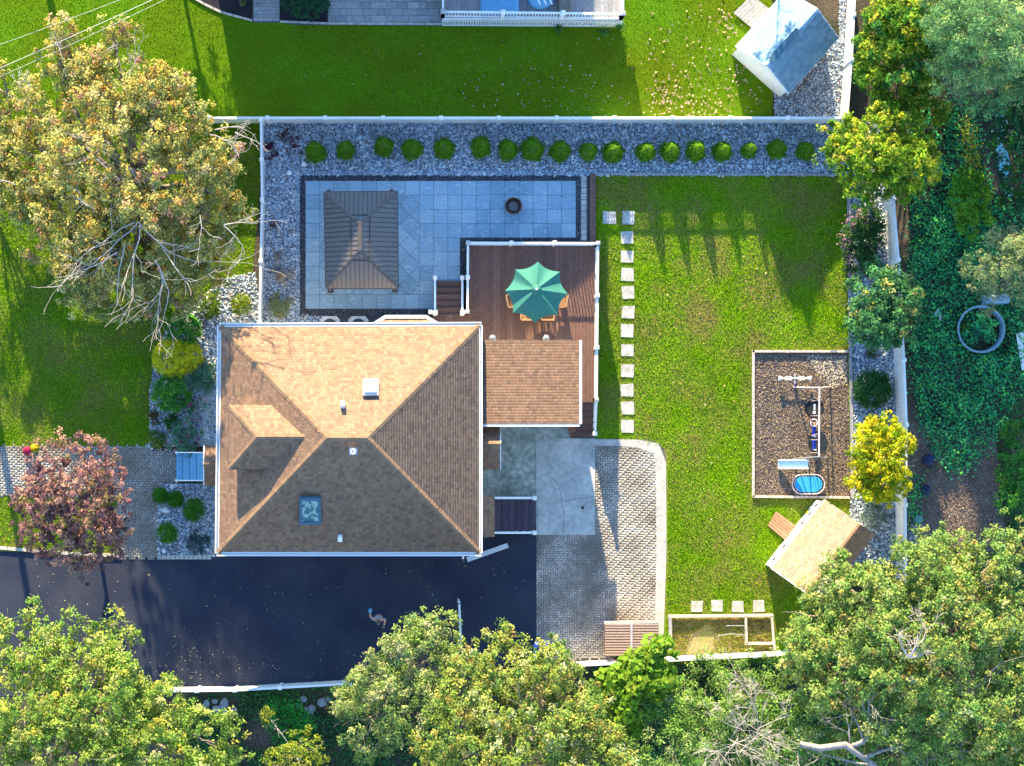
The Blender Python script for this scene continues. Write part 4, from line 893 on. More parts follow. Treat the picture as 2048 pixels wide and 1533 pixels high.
mb = MB(); mb.lathe((c[0] + .0, c[1] - .18, c[2] + .02), [(.07, 0), (.07, .006), (.02, .008)], 14); mb.build('print', 'vinyl', s1)
for k, (y, lb) in enumerate(((863, 'upper blue plastic swing seat'), (890, 'lower blue plastic swing seat'))):
    t = thing('plank_swing', lb + ' under the swing set beam', 'swing', P(1628, y, .4), 'blue swing seats'); c = P(1628, y, .42)
    mb = MB(); mb.box(c, (.14, .40, .04)); mb.build('seat', 'blue_plastic', t); mb = MB(); mb.bar((c[0] - .06, c[1] - .2, c[2] + .1), (c[0] - .06, c[1] + .2, c[2] + .1), .04, .16); mb.build('backrest', 'blue_plastic', t)
    mb = MB(); mb.bar((c[0] - .08, c[1] - .2, c[2] + .1), (c[0] + .08, c[1] - .22, c[2] + .2), .04, .03); mb.build('armrest', 'vinyl', t)
t = thing('swing_basket', 'small pink ring basket hanging above the blue swing seats', 'swing', P(1628, 846, .5)); c = P(1628, 846, .6)
ring = [(c[0] + .15 * math.cos(a), c[1] + .15 * math.sin(a), c[2]) for a in np.linspace(0, 2 * math.pi, 17)]
mb = MB(); mb.tube(ring, .025, 6); mb.build('ring', 'pink_steel', t); mb = MB(); mb.lathe(c, [(.14, -.02), (.10, -.12), (.02, -.13)], 14); mb.build('bowl', 'terracotta', t)
ss = thing('seesaw', 'white see saw with flared ends at the top of the play area', 'seesaw', P(1590, 757, 0))
c = Vector(P(1590, 757, .34)); mb = MB(); mb.tube([c - Vector((.62, 0, 0)), c + Vector((.62, 0, 0))], .025, 8); mb.build('beam', 'vinyl', ss)
for g_ in (-1, 1):
    mb = MB(); mb.tube([c + Vector((g_ * .50, 0, 0)), c + Vector((g_ * .58, 0, .0)), c + Vector((g_ * .70, 0, .01))], [.03, .08, .10], 12); mb.build('seat', 'vinyl', ss)
    for h_ in (-1, 1):
        lp = [c + Vector((g_ * (.10 + .36 * t_), h_ * .09 * math.sin(t_ * math.pi) * (1 + .4 * math.sin(t_ * 9)), .02)) for t_ in np.linspace(0, 1, 9)]; mb = MB(); mb.tube(lp, .014, 6); mb.build('handle', 'vinyl', ss)
mb = MB(); mb.tube([P(1590, 747, .36), P(1590, 768, .30)], .02, 8); mb.build('cross_bar', 'vinyl', ss)
mb = MB(); mb.tube([P(1590, 757, 0), c], .05, 8); mb.tube([P(1590, 764, .28), P(1590, 774, .03)], .035, 8); mb.build('pivot', 'blue_steel', ss)
sd_ = thing('slide', 'short white and blue slide beside the swing set', 'slide', P(1586, 929))
A, B = Vector(P(1556, 929, .12)), Vector(P(1616, 929, .95)); w_ = .19
vs = []; 
for i in range(9):
    t_ = i / 8; p = A.lerp(B, t_); p.z = .12 + .83 * (t_ ** 1.2); vs += [p + Vector((0, -w_, .12)), p + Vector((0, -w_ * .8, 0)), p + Vector((0, w_ * .8, 0)), p + Vector((0, w_, .12))]
MB().add(vs, [(i * 4 + j, i * 4 + j + 1, i * 4 + j + 5, i * 4 + j + 4) for i in range(8) for j in range(3)]).build('chute', 'slide_plastic', sd_)
for j in (0, 3): mb = MB(); mb.tube([vs[i * 4 + j] for i in range(9)], .02, 6); mb.build('side_rail', 'vinyl', sd_)
for y in (923, 935): mb = MB(); mb.tube([P(1618, y), P(1616, y, .95)], .02, 6); mb.build('leg', 'lead_flash', sd_)
for k in range(3): mb = MB(); mb.tube([P(1618, 923, .25 * (k + 1)), P(1618, 935, .25 * (k + 1))], .014, 6); mb.build('rung', 'lead_flash', sd_)
tr = thing('trampoline', 'small oval trampoline with blue mat at the bottom of the play area', 'trampoline', P(1617, 969))
c = P(1617, 969, .28); oval = [(c[0] + (.28 if math.cos(a) > 0 else -.28) * (abs(math.cos(a)) > .02) + .42 * math.cos(a), c[1] + .42 * math.sin(a)) for a in np.linspace(0, 2 * math.pi, 41)[:-1]]
mb = MB(); mb.prism([(c[0] + (x - c[0]) * .86, c[1] + (y - c[1]) * .82) for x, y in oval], .26, .275); mb.build('mat', 'sky_mat', tr)
mb = MB(); mb.tube([(x, y, .28) for x, y in oval + oval[:1]], .024, 6); mb.build('rim', 'pink_steel', tr)
mb = MB()
for x, y in oval[::1]: mb.bar((x, y, .277), (c[0] + (x - c[0]) * .88, c[1] + (y - c[1]) * .84, .272), .032, .014)
props(mb.build('springs', 'black_rubber', tr), kind='stuff')
for k in (3, 11, 17, 23, 31, 37): mb = MB(); mb.tube([(*oval[k], 0), (*oval[k], .27)], .018, 6); mb.build('leg', 'lead_flash', tr)

# ------------------------------------------------------------------ sheds
GSP = [(0.18, 0.314, 0.42, 3), (0.153, 0.275, 0.38, 2), (0.225, 0.351, 0.45, 2)]
ns = thing('neighbour_shed', 'white shed with grey gable roof at the top right of the next lawn', 'shed', P(1574, 90))
A, B, C, D = (Vector(P(*p, 2.05)) for p in ((1472, 93), (1577, 187), (1677, 76), (1572, -18)))
rA = (A + B) / 2 + Vector((0, 0, 1.1)); rC = (C + D) / 2 + Vector((0, 0, 1.1)); ctr = (A + B + C + D) / 4
wf = [v.lerp(ctr, .07) for v in (A, B, C, D)]; mb = MB(); mb.hexa([(v.x, v.y, 0) for v in wf], [(v.x, v.y, 2.05) for v in wf])
for a_, b_, r_ in ((wf[0], wf[1], rA), (wf[2], wf[3], rC)): 
    t_ = ((a_ + b_) / 2); mb.add([a_, b_, Vector((t_.x, t_.y, 3.02))], [(0, 1, 2)])
mb.build('wall', 'shed_white', ns)
for poly in ([A, D, rC, rA], [C, B, rA, rC]): shingles('shingles', poly, ns, GSP, 'grey_shingle', .15, .22, base='lead_flash')
caps(ns, rA, rC, GSP, .24, m='grey_shingle')
mb = MB(); mb.bar(rA.lerp(rC, .08) + Vector((0, 0, .055)), rA.lerp(rC, .62) + Vector((0, 0, .055)), .30, .03); mb.build('ridge_vent', 'blue_frame', ns)
for a_, b_ in ((A, D), (C, B), (A, rA), (B, rA), (C, rC), (D, rC)): mb = MB(); mb.bar(a_ - Vector((0, 0, .05)), b_ - Vector((0, 0, .05)), .05, .1); mb.build('fascia', 'vinyl', ns)
rp = thing('shed_ramp', 'grey board ramp at the side of the neighbour\'s shed', 'ramp', P(1506, 27))
qa = [Vector(P(*p, .15)) for p in ((1467, 26), (1503, 56), (1541, 20), (1503, -10))]
for k in range(7):
    t0_, t1_ = k / 7 + .006, (k + 1) / 7 - .006; mb = MB(); v4 = [qa[0].lerp(qa[1], t0_), qa[0].lerp(qa[1], t1_), qa[3].lerp(qa[2], t1_), qa[3].lerp(qa[2], t0_)]
    mb.hexa([v - Vector((0, 0, .05)) for v in v4], v4); mb.build('board', 'grey_timber', rp)
gs = thing('garden_shed', 'white shed with tan barn style roof beside the play area', 'shed', P(1640, 1100))
E1, K1, T1, F1, G1_ = (Vector(P(*v)) for v in ((1543, 1137, 2.0), (1574, 1159, 2.40), (1613, 1187, 2.75), (1629, 1198, 2.40), (1642, 1207, 1.9)))
ev = Vector(P(1650, 1000, 2.0)) - E1; E2, K2, T2, F2, G2_ = (v + ev for v in (E1, K1, T1, F1, G1_))
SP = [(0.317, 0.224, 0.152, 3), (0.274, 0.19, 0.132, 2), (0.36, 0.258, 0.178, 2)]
for poly in ([E2, E1, K1, K2], [K2, K1, T1, T2], [F1, F2, T2, T1], [G1_, G2_, F2, F1]): shingles('shingles', poly, gs, SP if poly[0] in (E2, K2) else RP)  # sunlit slopes paler, slopes facing away darker: light put into the shingle colours
caps(gs, T1, T2, RC, .2)
cc = (E1 + E2 + G1_ + G2_) / 4; ft = [v.lerp(cc, .04) for v in (E1, G1_, G2_, E2)]
mb = MB(); mb.hexa([(v.x, v.y, 0) for v in ft], [(v.x, v.y, 1.88) for v in ft]); gw = mb.build('wall', 'shed_white', gs)
for pr in ([E1, K1, T1, F1, G1_], [E2, K2, T2, F2, G2_]): MB().add([v.lerp(cc, .035) if abs(v.z) < 2.1 else Vector((v.x + (cc.x - v.x) * .035, v.y + (cc.y - v.y) * .035, v.z - .03)) for v in pr], [(0, 1, 2, 3, 4)]).build('gable', 'shed_white', gs)
for a_, b_ in ((E1, K1), (K1, T1), (T1, F1), (F1, G1_), (E1, E2)): mb = MB(); mb.bar(a_ - Vector((0, 0, .04)), b_ - Vector((0, 0, .04)), .05, .09); mb.build('fascia', 'shed_white', gs)
for t_ in (.10, .30, .66, .80, .93):
    p_ = ft[0].lerp(ft[3], t_); nrm = Vector((-(ft[3] - ft[0]).y, (ft[3] - ft[0]).x, 0)).normalized(); mb = MB(); mb.box((p_.x + nrm.x * .03, p_.y + nrm.y * .03, 1.0), (.16, .05, .10), math.atan2((ft[3] - ft[0]).y, (ft[3] - ft[0]).x)); mb.build('hinge', 'black_iron', gw)
rp2 = thing('wooden_ramp', 'brown plank ramp leading up to the garden shed', 'ramp', P(1568, 1053))
qa = [Vector(P(*p)) for p in ((1535, 1052), (1575, 1086), (1597, 1056), (1552, 1023))]; qa = [Vector((qa[0].x, qa[0].y, .10)), Vector((qa[1].x, qa[1].y, .2)), Vector((qa[2].x, qa[2].y, .2)), Vector((qa[3].x, qa[3].y, .10))]
for k in range(6):
    t0_, t1_ = k / 6 + .012, (k + 1) / 6 - .012; v4 = [qa[0].lerp(qa[3], t0_), qa[1].lerp(qa[2], t0_), qa[1].lerp(qa[2], t1_), qa[0].lerp(qa[3], t1_)]; mb = MB(); mb.hexa([v - Vector((0, 0, .09)) for v in v4], v4, tuple(np.array((.36, .19, .11)) * R.uniform(.9, 1.1))); mb.build('plank', 'deck_board', rp2)
# bin shelter with ribbed lid
bs_ = thing('bin_shelter', 'low storage box with ribbed tan double lid on the paved yard', 'storage box', P(1262, 1278))
mb = MB(); a_, b_ = P(1211, 1308, 1.1), P(1315, 1246, 1.1); mb.box(((a_[0] + b_[0]) / 2, (a_[1] + b_[1]) / 2, .53), (b_[0] - a_[0] - .08, b_[1] - a_[1] - .08, 1.06)); mb.build('body', 'tan_metal', bs_)
for x0, x1, dz in ((1209, 1261, 0), (1265, 1317, 0)):
    mb = MB(); v4 = [Vector(P(x0, 1312, 1.08)), Vector(P(x1, 1312, 1.08)), Vector(P(x1, 1247, 1.24)), Vector(P(x0, 1247, 1.24))]; mb.hexa([v - Vector((0, 0, .05)) for v in v4], v4); ld = mb.build('lid', 'tan_dark', bs_)
    for k in range(12): t_ = (k + .5) / 12; mb = MB(); mb.bar(v4[0].lerp(v4[3], t_) + Vector((.02, 0, .015)), v4[1].lerp(v4[2], t_) + Vector((-.02, 0, .015)), .075, .035); mb.build('rib', 'tan_metal', ld)
mb = MB(); mb.bar(P(1263, 1312, 1.11), P(1263, 1247, 1.27), .09, .06); mb.build('centre_strip', 'pink_steel', bs_)
mb = MB(); mb.bar(P(1208, 1246, 1.2), P(1317, 1244, 1.2), .12, .12); mb.build('back_strip', 'kerb_stone', bs_)
# garden frame
gf = thing('vegetable_bed', 'pale timber vegetable garden frame with divided right end', 'garden frame', P(1444, 1270))
for a_, b_, w_ in (((1336, 1233), (1546, 1231), .11), ((1340, 1236), (1341, 1300), .14), ((1491, 1233), (1493, 1290), .09), ((1543, 1232), (1549, 1300), .09), ((1492, 1287), (1546, 1287), .09)):
    mb = MB(); mb.bar(P(*a_, .18), P(*b_, .18), w_, .2); mb.build('timber', 'timber' if w_ < .12 else 'grey_timber', gf)
for pts in ([(1436, 1283), (1437, 1272), (1460, 1268), (1491, 1271)], [(1451, 1252), (1491, 1252)]): mb = MB(); mb.tube([P(*p, .35) for p in pts], .018, 6); mb.build('hoop', 'lead_flash', gf)
mat('dry_soil', (.30, .21, .13), .95, 12, .35, (.22, .22, .07), .9, bs=20, bd=.02)
sheet('garden_soil', [(1342, 1236), (1544, 1234), (1548, 1306), (1342, 1312)], .010, 'dry_soil')
p = togrd(scatter([[(1344, 1238), (1544, 1236), (1546, 1304), (1344, 1308)]], 420, [[(1385, 1270), (1420, 1245), (1430, 1300), (1370, 1306)]]), .05); n_ = len(p)
props(leafmesh('garden_weeds', p, np.array([0, 0, .8]) + N.normal(size=(n_, 3)) * .5, .10 * N.uniform(.5, 1.3, n_), palette([(.22, .30, .02, 2), (.34, .30, .06, 2), (.36, .25, .12, 1)], n_), 'leaf'), 'low weeds and straw inside the timber garden frame', 'weeds', kind='stuff')
bb = thing('recycling_bin', 'blue plastic wheelie bin half hidden by the tree at the driveway edge', 'bin', P(1081, 1300))
c = P(1082, 1300, 1.0); mb = MB(); h_ = .27; mb.hexa([(c[0] + a * .2, c[1] + b * .22, .04) for a, b in ((-1, -1), (1, -1), (1, 1), (-1, 1))], [(c[0] + a * h_, c[1] + b * .3, 1.0) for a, b in ((-1, -1), (1, -1), (1, 1), (-1, 1))]); mb.build('body', 'blue_plastic', bb)
mb = MB(); mb.box((c[0], c[1], 1.03), (.6, .66, .06)); ld = mb.build('lid', 'blue_plastic', bb); mb = MB(); mb.box((c[0] + .1, c[1] - .05, 1.064), (.22, .14, .006)); mb.build('sticker', 'vinyl', ld)
mb = MB(); mb.bar((c[0] - .22, c[1] + .36, .98), (c[0] + .22, c[1] + .36, .98), .04); mb.build('handle', 'blue_plastic', bb)

# ------------------------------------------------------------------ neighbour's side
NZ = 1.35
nh = thing('neighbour_house', 'neighbour\'s house with raised white railed deck at the top edge', 'house', P(900, -60))
mb = MB(); hx = [P(x, y, 0)[:2] for x, y in ((425, -70), (1075, -70), (1075, -640), (425, -640))]; mb.prism(hx, 0, 5.0); mb.build('wall', 'wall_siding', nh)
e = [Vector((*P(x, y, 0)[:2], 5.0)) for x, y in ((405, -52), (1092, -52), (1092, -660), (405, -660))]; r_a, r_b = Vector((*P(520, -270, 0)[:2], 8.3)), Vector((*P(700, -270, 0)[:2], 8.3))
MB().add(e + [r_a, r_b], [(0, 1, 5, 4), (1, 2, 5), (2, 3, 4, 5), (3, 0, 4), (0, 1, 2, 3)]).build('roof', 'roof_base', nh)
x = 889.0
while x < 1243:
    w = 8.2; mb = MB(); mb.pbox(x, min(x + w - .4, 1244), -75, 36, NZ - .03, NZ, tuple(palette([(.30, .30, .33, 1), (.26, .27, .30, 1)], 1, .06)[0])); mb.build('deck_board', 'deck_board', nh); x += w
mb = MB(); mb.bar(P(886, 38, NZ - .1), P(1246, 38, NZ - .1), .05, .2); mb.build('rim_joist', 'vinyl', nh)
def nrail(a, b, n): rail(nh, (a, b), n, NZ, NZ + 1.0, pw=.15)
nrail((886, 24), (1246, 28), 3); nrail((886, 24), (887, -70), 1); nrail((1246, 28), (1245, -70), 1)
mb = MB(); na = 70; A_, B_ = Vector(P(886, 39, NZ)), Vector(P(1246, 41, NZ))
for k in range(na + 1): p_ = A_.lerp(B_, k / na); mb.bar((p_.x, p_.y, .08), (p_.x, p_.y, NZ - .2), .07, .02)
props(mb.build('skirt_slats', 'vinyl', nh), kind='stuff')
mb = MB(); mb.bar((A_.x, A_.y, .08), (B_.x, B_.y, .08), .05, .1); mb.bar((A_.x, A_.y + .12, NZ / 2), (B_.x, B_.y + .12, NZ / 2), .02, NZ - .3); mb.build('skirt_board', 'vinyl', nh)
t = thing('covered_furniture', 'blue covered furniture on the neighbour\'s deck', 'cover', P(1000, 5, NZ)); c = P(1000, 0, NZ + .7)
mb = MB(); mb.hexa([(c[0] + a * .86, c[1] + b * .55, NZ) for a, b in ((-1, -1), (1, -1), (1, 1), (-1, 1))], [(c[0] + a * .78, c[1] + b * .48, NZ + .7) for a, b in ((-1, -1), (1, -1), (1, 1), (-1, 1))]); o = mb.build('cover', 'blue_cloth', t)
m_ = o.modifiers.new('bevel', 'BEVEL'); m_.width = .12; m_.segments = 3
t = thing('covered_table', 'round blue and white covered table on the neighbour\'s deck', 'cover', P(1080, 0, NZ)); c = P(1081, -8, NZ)
mb = MB(); mb.lathe(c, [(.62, 0), (.63, .5), (.56, .68), (.2, .76), (.02, .78)], 28); mb.build('cover', 'blue_cloth', t, smooth=True)
for g_ in (-.25, 0, .25): mb = MB(); mb.bar((c[0] + g_ + .2, c[1] - .52, c[2] + .705), (c[0] + g_ - .02, c[1] - .1, c[2] + .79), .07, .02); mb.build('stripe', 'vinyl', t)
t = thing('covered_grill', 'grey covered box beside the neighbour\'s deck railing', 'cover', P(1131, 5, NZ)); c = P(1131, 0, NZ + .8)
mb = MB(); mb.hexa([(c[0] + a * .30, c[1] + b * .5, NZ) for a, b in ((-1, -1), (1, -1), (1, 1), (-1, 1))], [(c[0] + a * .27, c[1] + b * .44, NZ + .8) for a, b in ((-1, -1), (1, -1), (1, 1), (-1, 1))]); o = mb.build('cover', 'grey_cover', t)
m_ = o.modifiers.new('bevel', 'BEVEL'); m_.width = .08; m_.segments = 3
# neighbour paving and beds
sheet('neighbour_bed', [(330, -60), (402, 8), (440, 27), (505, 43), (505, -60)], .010, 'dark_mulch')
sheet('neighbour_bed_right', [(560, -60), (560, 44), (600, 47), (655, 49), (655, -60)], .010, 'dark_mulch')
kb = sheet('neighbour_patio', [(505, -60), (505, 46), (560, 46), (600, 51), (890, 53), (890, -60)], .008, 'joint')
ribbon([(372, -10), (402, 8), (440, 27), (505, 44)], [(374, -14), (404, 4), (442, 23), (505, 40)], .42, 0, .08, kb, 'kerb_block', 'kerb_stone')
ribbon([(560, 46), (660, 50), (887, 51)], [(560, 42), (660, 46), (887, 47)], .42, 0, .08, kb, 'kerb_block', 'kerb_stone')
def pav(x0, x1, y0, y1, sx, sy, pal, jl):
    y = y1
    while y > y0:
        h_ = sy; x = x0 - (jl * R.random() * sx)
        while x < x1:
            w_ = sx * R.choice((.6, 1, 1, 1.4)); a_, b_ = max(x, x0), min(x + w_, x1)
            if b_ - a_ > 1.5: mb = MB(); mb.pbox(a_ + .3, b_ - .3, y - h_ + .3, y - .3, 0, .03 + R.uniform(0, .004), tuple(palette(pal, 1, .1)[0])); mb.build('paver', 'blue_paver', kb)
            x += w_
        y -= h_
pav(507, 559, -20, 43, 11, 7.2, [(.30, .32, .34, 1), (.25, .27, .29, 1)], 1)
pav(656, 886, -10, 46, 22, 14, [(.30, .33, .35, 1), (.26, .29, .32, 1), (.34, .36, .37, 1)], 1)
p = P(475, 3, 0); 
shrub('bed_plant', 'small pale plant in the neighbour\'s dark mulch bed', 485, 4, 9, .3, 160, .09, [(.22, .20, .10, 1), (.12, .16, .05, 1)], 'plant', ragged=.25)
for k, (x, y) in enumerate(((1115, 58), (1210, 64), (1238, 55))): shrub('climbing_weed', f'{ORD[k]} green weed from the left at the foot of the neighbour\'s deck', x, y, 8, .5, 160, .08, [(.05, .18, .03, 1)], 'plant', 'weeds along the neighbour\'s deck', ragged=.25)
# utility wires and poles
for k, (a_, b_) in enumerate((((-200, 160), (520, -112)), ((-200, 223), (640, -159)), ((-200, 240), (420, -45)))):
    A_, B_ = Vector(P(*a_, 6.5)), Vector(P(*b_, 6.5)); pts = [A_.lerp(B_, t_ / 12) - Vector((0, 0, .5 * math.sin(t_ / 12 * math.pi))) for t_ in range(13)]
    mb = MB(); mb.tube(pts, .006 if k != 1 else .009, 5); props(mb.build('utility_wire', 'wire', loc=P(100, 50)), f'{ORD[k]} overhead wire from the top crossing the neighbour\'s lawn', 'wire', 'overhead wires')
for k, (x, y, h_) in enumerate(((-52, 560, 9.0), (46, -320, 9.5))):
    b = P(x, y); t = thing('utility_pole', 'wooden utility pole outside the left edge casting a long shadow' if k == 0 else 'wooden utility pole outside the top edge casting a shadow on the next lawn', 'pole', b, 'utility poles')
    mb = MB(); mb.tube([b, (b[0], b[1], h_)], [.17, .12], 10); mb.build('shaft', 'bark', t); mb = MB(); mb.bar((b[0], b[1] - .9, h_ - .5), (b[0], b[1] + .9, h_ - .5), .1, .12); mb.build('cross_arm', 'bark', t)
# ------------------------------------------------------------------ trees
MAP = [(.50, .42, .10, 3), (.42, .41, .12, 3), (.56, .36, .08, 1.4), (.30, .33, .10, 2.4), (.62, .52, .22, 1.2), (.48, .26, .16, .6), (.22, .25, .07, 1.2)]
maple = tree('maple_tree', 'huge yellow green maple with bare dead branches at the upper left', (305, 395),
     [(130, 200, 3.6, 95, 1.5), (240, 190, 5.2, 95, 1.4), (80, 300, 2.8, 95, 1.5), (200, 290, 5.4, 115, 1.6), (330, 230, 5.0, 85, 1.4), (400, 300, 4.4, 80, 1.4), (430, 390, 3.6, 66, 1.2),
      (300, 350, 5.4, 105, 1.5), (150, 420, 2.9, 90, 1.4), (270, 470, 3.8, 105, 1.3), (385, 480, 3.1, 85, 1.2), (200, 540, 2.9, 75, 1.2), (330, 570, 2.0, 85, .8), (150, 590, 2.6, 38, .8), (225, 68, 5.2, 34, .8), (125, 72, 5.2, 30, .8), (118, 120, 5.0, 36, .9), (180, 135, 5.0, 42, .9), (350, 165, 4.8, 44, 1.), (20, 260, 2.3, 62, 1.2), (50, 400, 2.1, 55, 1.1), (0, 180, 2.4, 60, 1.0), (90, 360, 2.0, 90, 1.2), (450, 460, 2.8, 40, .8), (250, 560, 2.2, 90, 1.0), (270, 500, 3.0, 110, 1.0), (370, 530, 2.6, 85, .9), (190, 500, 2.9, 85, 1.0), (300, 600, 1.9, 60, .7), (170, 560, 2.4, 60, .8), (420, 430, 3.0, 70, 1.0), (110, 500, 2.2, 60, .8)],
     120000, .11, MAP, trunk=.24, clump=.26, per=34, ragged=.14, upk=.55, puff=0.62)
mb = MB(); q = random.Random(21)
def bare(px, z, l, r, dep=2): 
    for (x, y), (dx, dy), k in px: branches(mb, P(x, y, z), (dx, -dy, .06), l * k, r * (.7 + .3 * k), dep, q, spread=.45, up=.01, split=3, seg=5)
bare([((277, 445), (-.6, .7), 1.3), ((277, 445), (.75, .65), 1.5), ((280, 450), (.1, 1), 1.5), ((270, 445), (-1, .25), 1.3), ((300, 470), (.9, .8), 1.4), ((310, 520), (.15, 1), 1.2), ((250, 490), (-.3, 1), 1.3), ((235, 505), (-.9, .7), 1.0), ((320, 540), (.4, 1), 1.0)], 5.0, 2.0, .028, 2)
bare([((448, 450), (.9, -.3), 1.0), ((448, 452), (.7, .9), 1.0), ((400, 430), (.2, 1), .9), ((430, 260), (.9, -.5), .9), ((420, 270), (.7, .2), .8), ((255, 150), (.6, -.9), .9), ((200, 120), (.2, -1), .6), ((125, 120), (-.1, -1), .6), ((40, 175), (-.3, -1), .5), ((60, 180), (.2, -1), .4), ((225, 290), (-.8, -.6), 1), ((280, 300), (.2, -1), 1), ((190, 420), (-.9, -.5), .8), ((30, 370), (-1, -.4), .8), ((470, 265), (.8, .4), .7), ((455, 330), (.8, -.2), .6), ((240, 360), (-.7, -.8), 1.0), ((250, 330), (.6, .6), .8)], 6.0, 1.4, .022)
props(mb.build('dead_branches', 'bare_wood', maple), kind='stuff')
tree('edge_maple', 'pinkish and lime tinted tree cut by the left edge beside the big maple', (-40, 300), [(-60, 280, 2.4, 75, 1.2), (5, 300, 2.2, 42, .9), (-20, 230, 2.4, 45, .9), (0, 350, 2.0, 40, .8)], 9000, .11, [(.30, .40, .04, 2), (.48, .30, .26, 1.6), (.18, .28, .03, 1.5), (.56, .42, .34, .8)], trunk=.1, clump=.24, per=30, puff=.45)
PUR = [(0.286, 0.141, 0.134, 3), (0.4, 0.212, 0.174, 3), (0.186, 0.099, 0.108, 2), (0.514, 0.31, 0.227, 1.4), (0.286, 0.212, 0.081, 1), (0.129, 0.085, 0.081, 1)]
tree('purple_maple', 'small purple leaved maple between the front path and the driveway', (182, 995),
     [(150, 960, 3.2, 95, 1.3), (110, 1010, 3.0, 80, 1.2), (195, 1010, 3.2, 75, 1.2), (150, 1040, 2.9, 90, 1.2), (210, 940, 2.8, 45, 1.0), (100, 1060, 2.4, 60, 1.0), (190, 1080, 2.4, 62, 1.), (245, 1050, 2.2, 32, .8), (60, 1030, 2.4, 40, .8), (165, 1130, 2.1, 28, .6), (170, 900, 2.8, 34, .8)],
     26000, .10, PUR, trunk=.10, clump=.2, per=30, ragged=.10, puff=0.45)
BL = [(0.27, 0.378, 0.057, 3), (0.203, 0.336, 0.052, 3), (0.365, 0.42, 0.092, 2), (0.121, 0.238, 0.04, 1.5), (0.405, 0.392, 0.057, 0.7), (0.486, 0.504, 0.184, 0.6)]
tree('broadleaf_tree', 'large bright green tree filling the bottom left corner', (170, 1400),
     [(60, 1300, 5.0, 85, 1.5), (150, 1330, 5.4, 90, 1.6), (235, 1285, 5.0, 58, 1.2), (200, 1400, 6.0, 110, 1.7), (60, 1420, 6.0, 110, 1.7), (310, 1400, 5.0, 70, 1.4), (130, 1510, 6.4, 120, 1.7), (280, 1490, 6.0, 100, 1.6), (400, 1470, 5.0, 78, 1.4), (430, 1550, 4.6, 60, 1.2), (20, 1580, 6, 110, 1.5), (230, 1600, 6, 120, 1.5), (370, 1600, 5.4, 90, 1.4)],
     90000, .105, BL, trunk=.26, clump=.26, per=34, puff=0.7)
SU = [(0.27, 0.364, 0.092, 3), (0.189, 0.294, 0.069, 2), (0.378, 0.434, 0.161, 2), (0.121, 0.224, 0.069, 1.5), (0.486, 0.476, 0.253, 0.7)]
tree('sumac_tree', 'grey green feathery tree overhanging the bottom of the driveway', (800, 1390),
     [(830, 1310, 4.2, 72, 1.2), (760, 1350, 4.0, 60, 1.1), (870, 1270, 3.8, 38, .9), (822, 1272, 3.4, 28, .7), (730, 1390, 3.6, 50, 1.0), (800, 1410, 4.4, 75, 1.2), (740, 1450, 3.6, 60, 1.0), (690, 1425, 3.0, 32, .7), (900, 1340, 4.0, 50, 1.0), (850, 1275, 3.7, 40, .8), (905, 1285, 3.4, 26, .7)],
     26000, .12, SU, trunk=.14, clump=.28, per=40, asp=.4, ragged=.18, puff=0.5)
OG = [(0.276, 0.367, 0.06, 3), (0.35, 0.367, 0.08, 2), (0.202, 0.306, 0.06, 2.5), (0.405, 0.326, 0.08, 0.7), (0.101, 0.194, 0.04, 1.5), (0.478, 0.51, 0.22, 0.9)]
tree('turning_tree', 'large yellow and orange tinged tree at the bottom centre', (1010, 1440),
     [(1000, 1330, 4.8, 70, 1.4), (1090, 1370, 5.0, 85, 1.5), (960, 1400, 5.2, 85, 1.5), (1050, 1450, 5.8, 110, 1.6), (930, 1480, 5.4, 95, 1.5), (1150, 1460, 5.2, 85, 1.4), (1010, 1560, 6, 120, 1.6), (1160, 1560, 5.6, 110, 1.5), (880, 1560, 5.2, 80, 1.4), (1090, 1315, 4.2, 40, 1.0), (1200, 1500, 4.8, 60, 1.2)],
     74000, .10, OG, trunk=.22, clump=.25, per=34, puff=0.62)
LG = [(.16, .30, .02, 3), (.12, .26, .02, 2), (.24, .36, .03, 2)]
tree('big_leaf_tree', 'bright lime green large leaved tree behind the storage box', (1270, 1400),
     [(1320, 1305, 3.6, 32, .7), (1280, 1345, 3.6, 42, .8), (1235, 1370, 3.4, 38, .8), (1250, 1410, 3.4, 42, .8), (1315, 1365, 3.4, 40, .8), (1255, 1455, 2.8, 30, .7)],
     6000, .23, LG, trunk=.09, clump=.30, per=26, asp=.85, jit=.2)
LT = [(0.216, 0.392, 0.069, 3), (0.297, 0.448, 0.103, 2), (0.162, 0.308, 0.057, 2), (0.405, 0.504, 0.184, 1), (0.121, 0.238, 0.046, 1)]
tree('willow_thicket', 'light green narrow leaved thicket below the garden frame', (1430, 1420),
     [(1330, 1420, 2.8, 75, 1.1), (1420, 1380, 2.6, 75, 1.0), (1500, 1360, 2.6, 70, 1.0), (1400, 1450, 3.2, 85, 1.2), (1330, 1500, 3.4, 80, 1.2), (1480, 1430, 3.2, 85, 1.2), (1560, 1380, 2.8, 60, 1.0), (1560, 1470, 3.2, 80, 1.2), (1420, 1560, 3, 90, 1.2), (1560, 1560, 3.2, 90, 1.2)],
     36000, .11, LT, trunk=.10, clump=.34, per=50, asp=.35, puff=0.55)
BR = [(0.248, 0.357, 0.08, 3), (0.184, 0.316, 0.07, 3), (0.313, 0.367, 0.09, 2), (0.386, 0.326, 0.09, 0.7), (0.101, 0.204, 0.045, 1.5), (0.442, 0.49, 0.22, 0.8)]
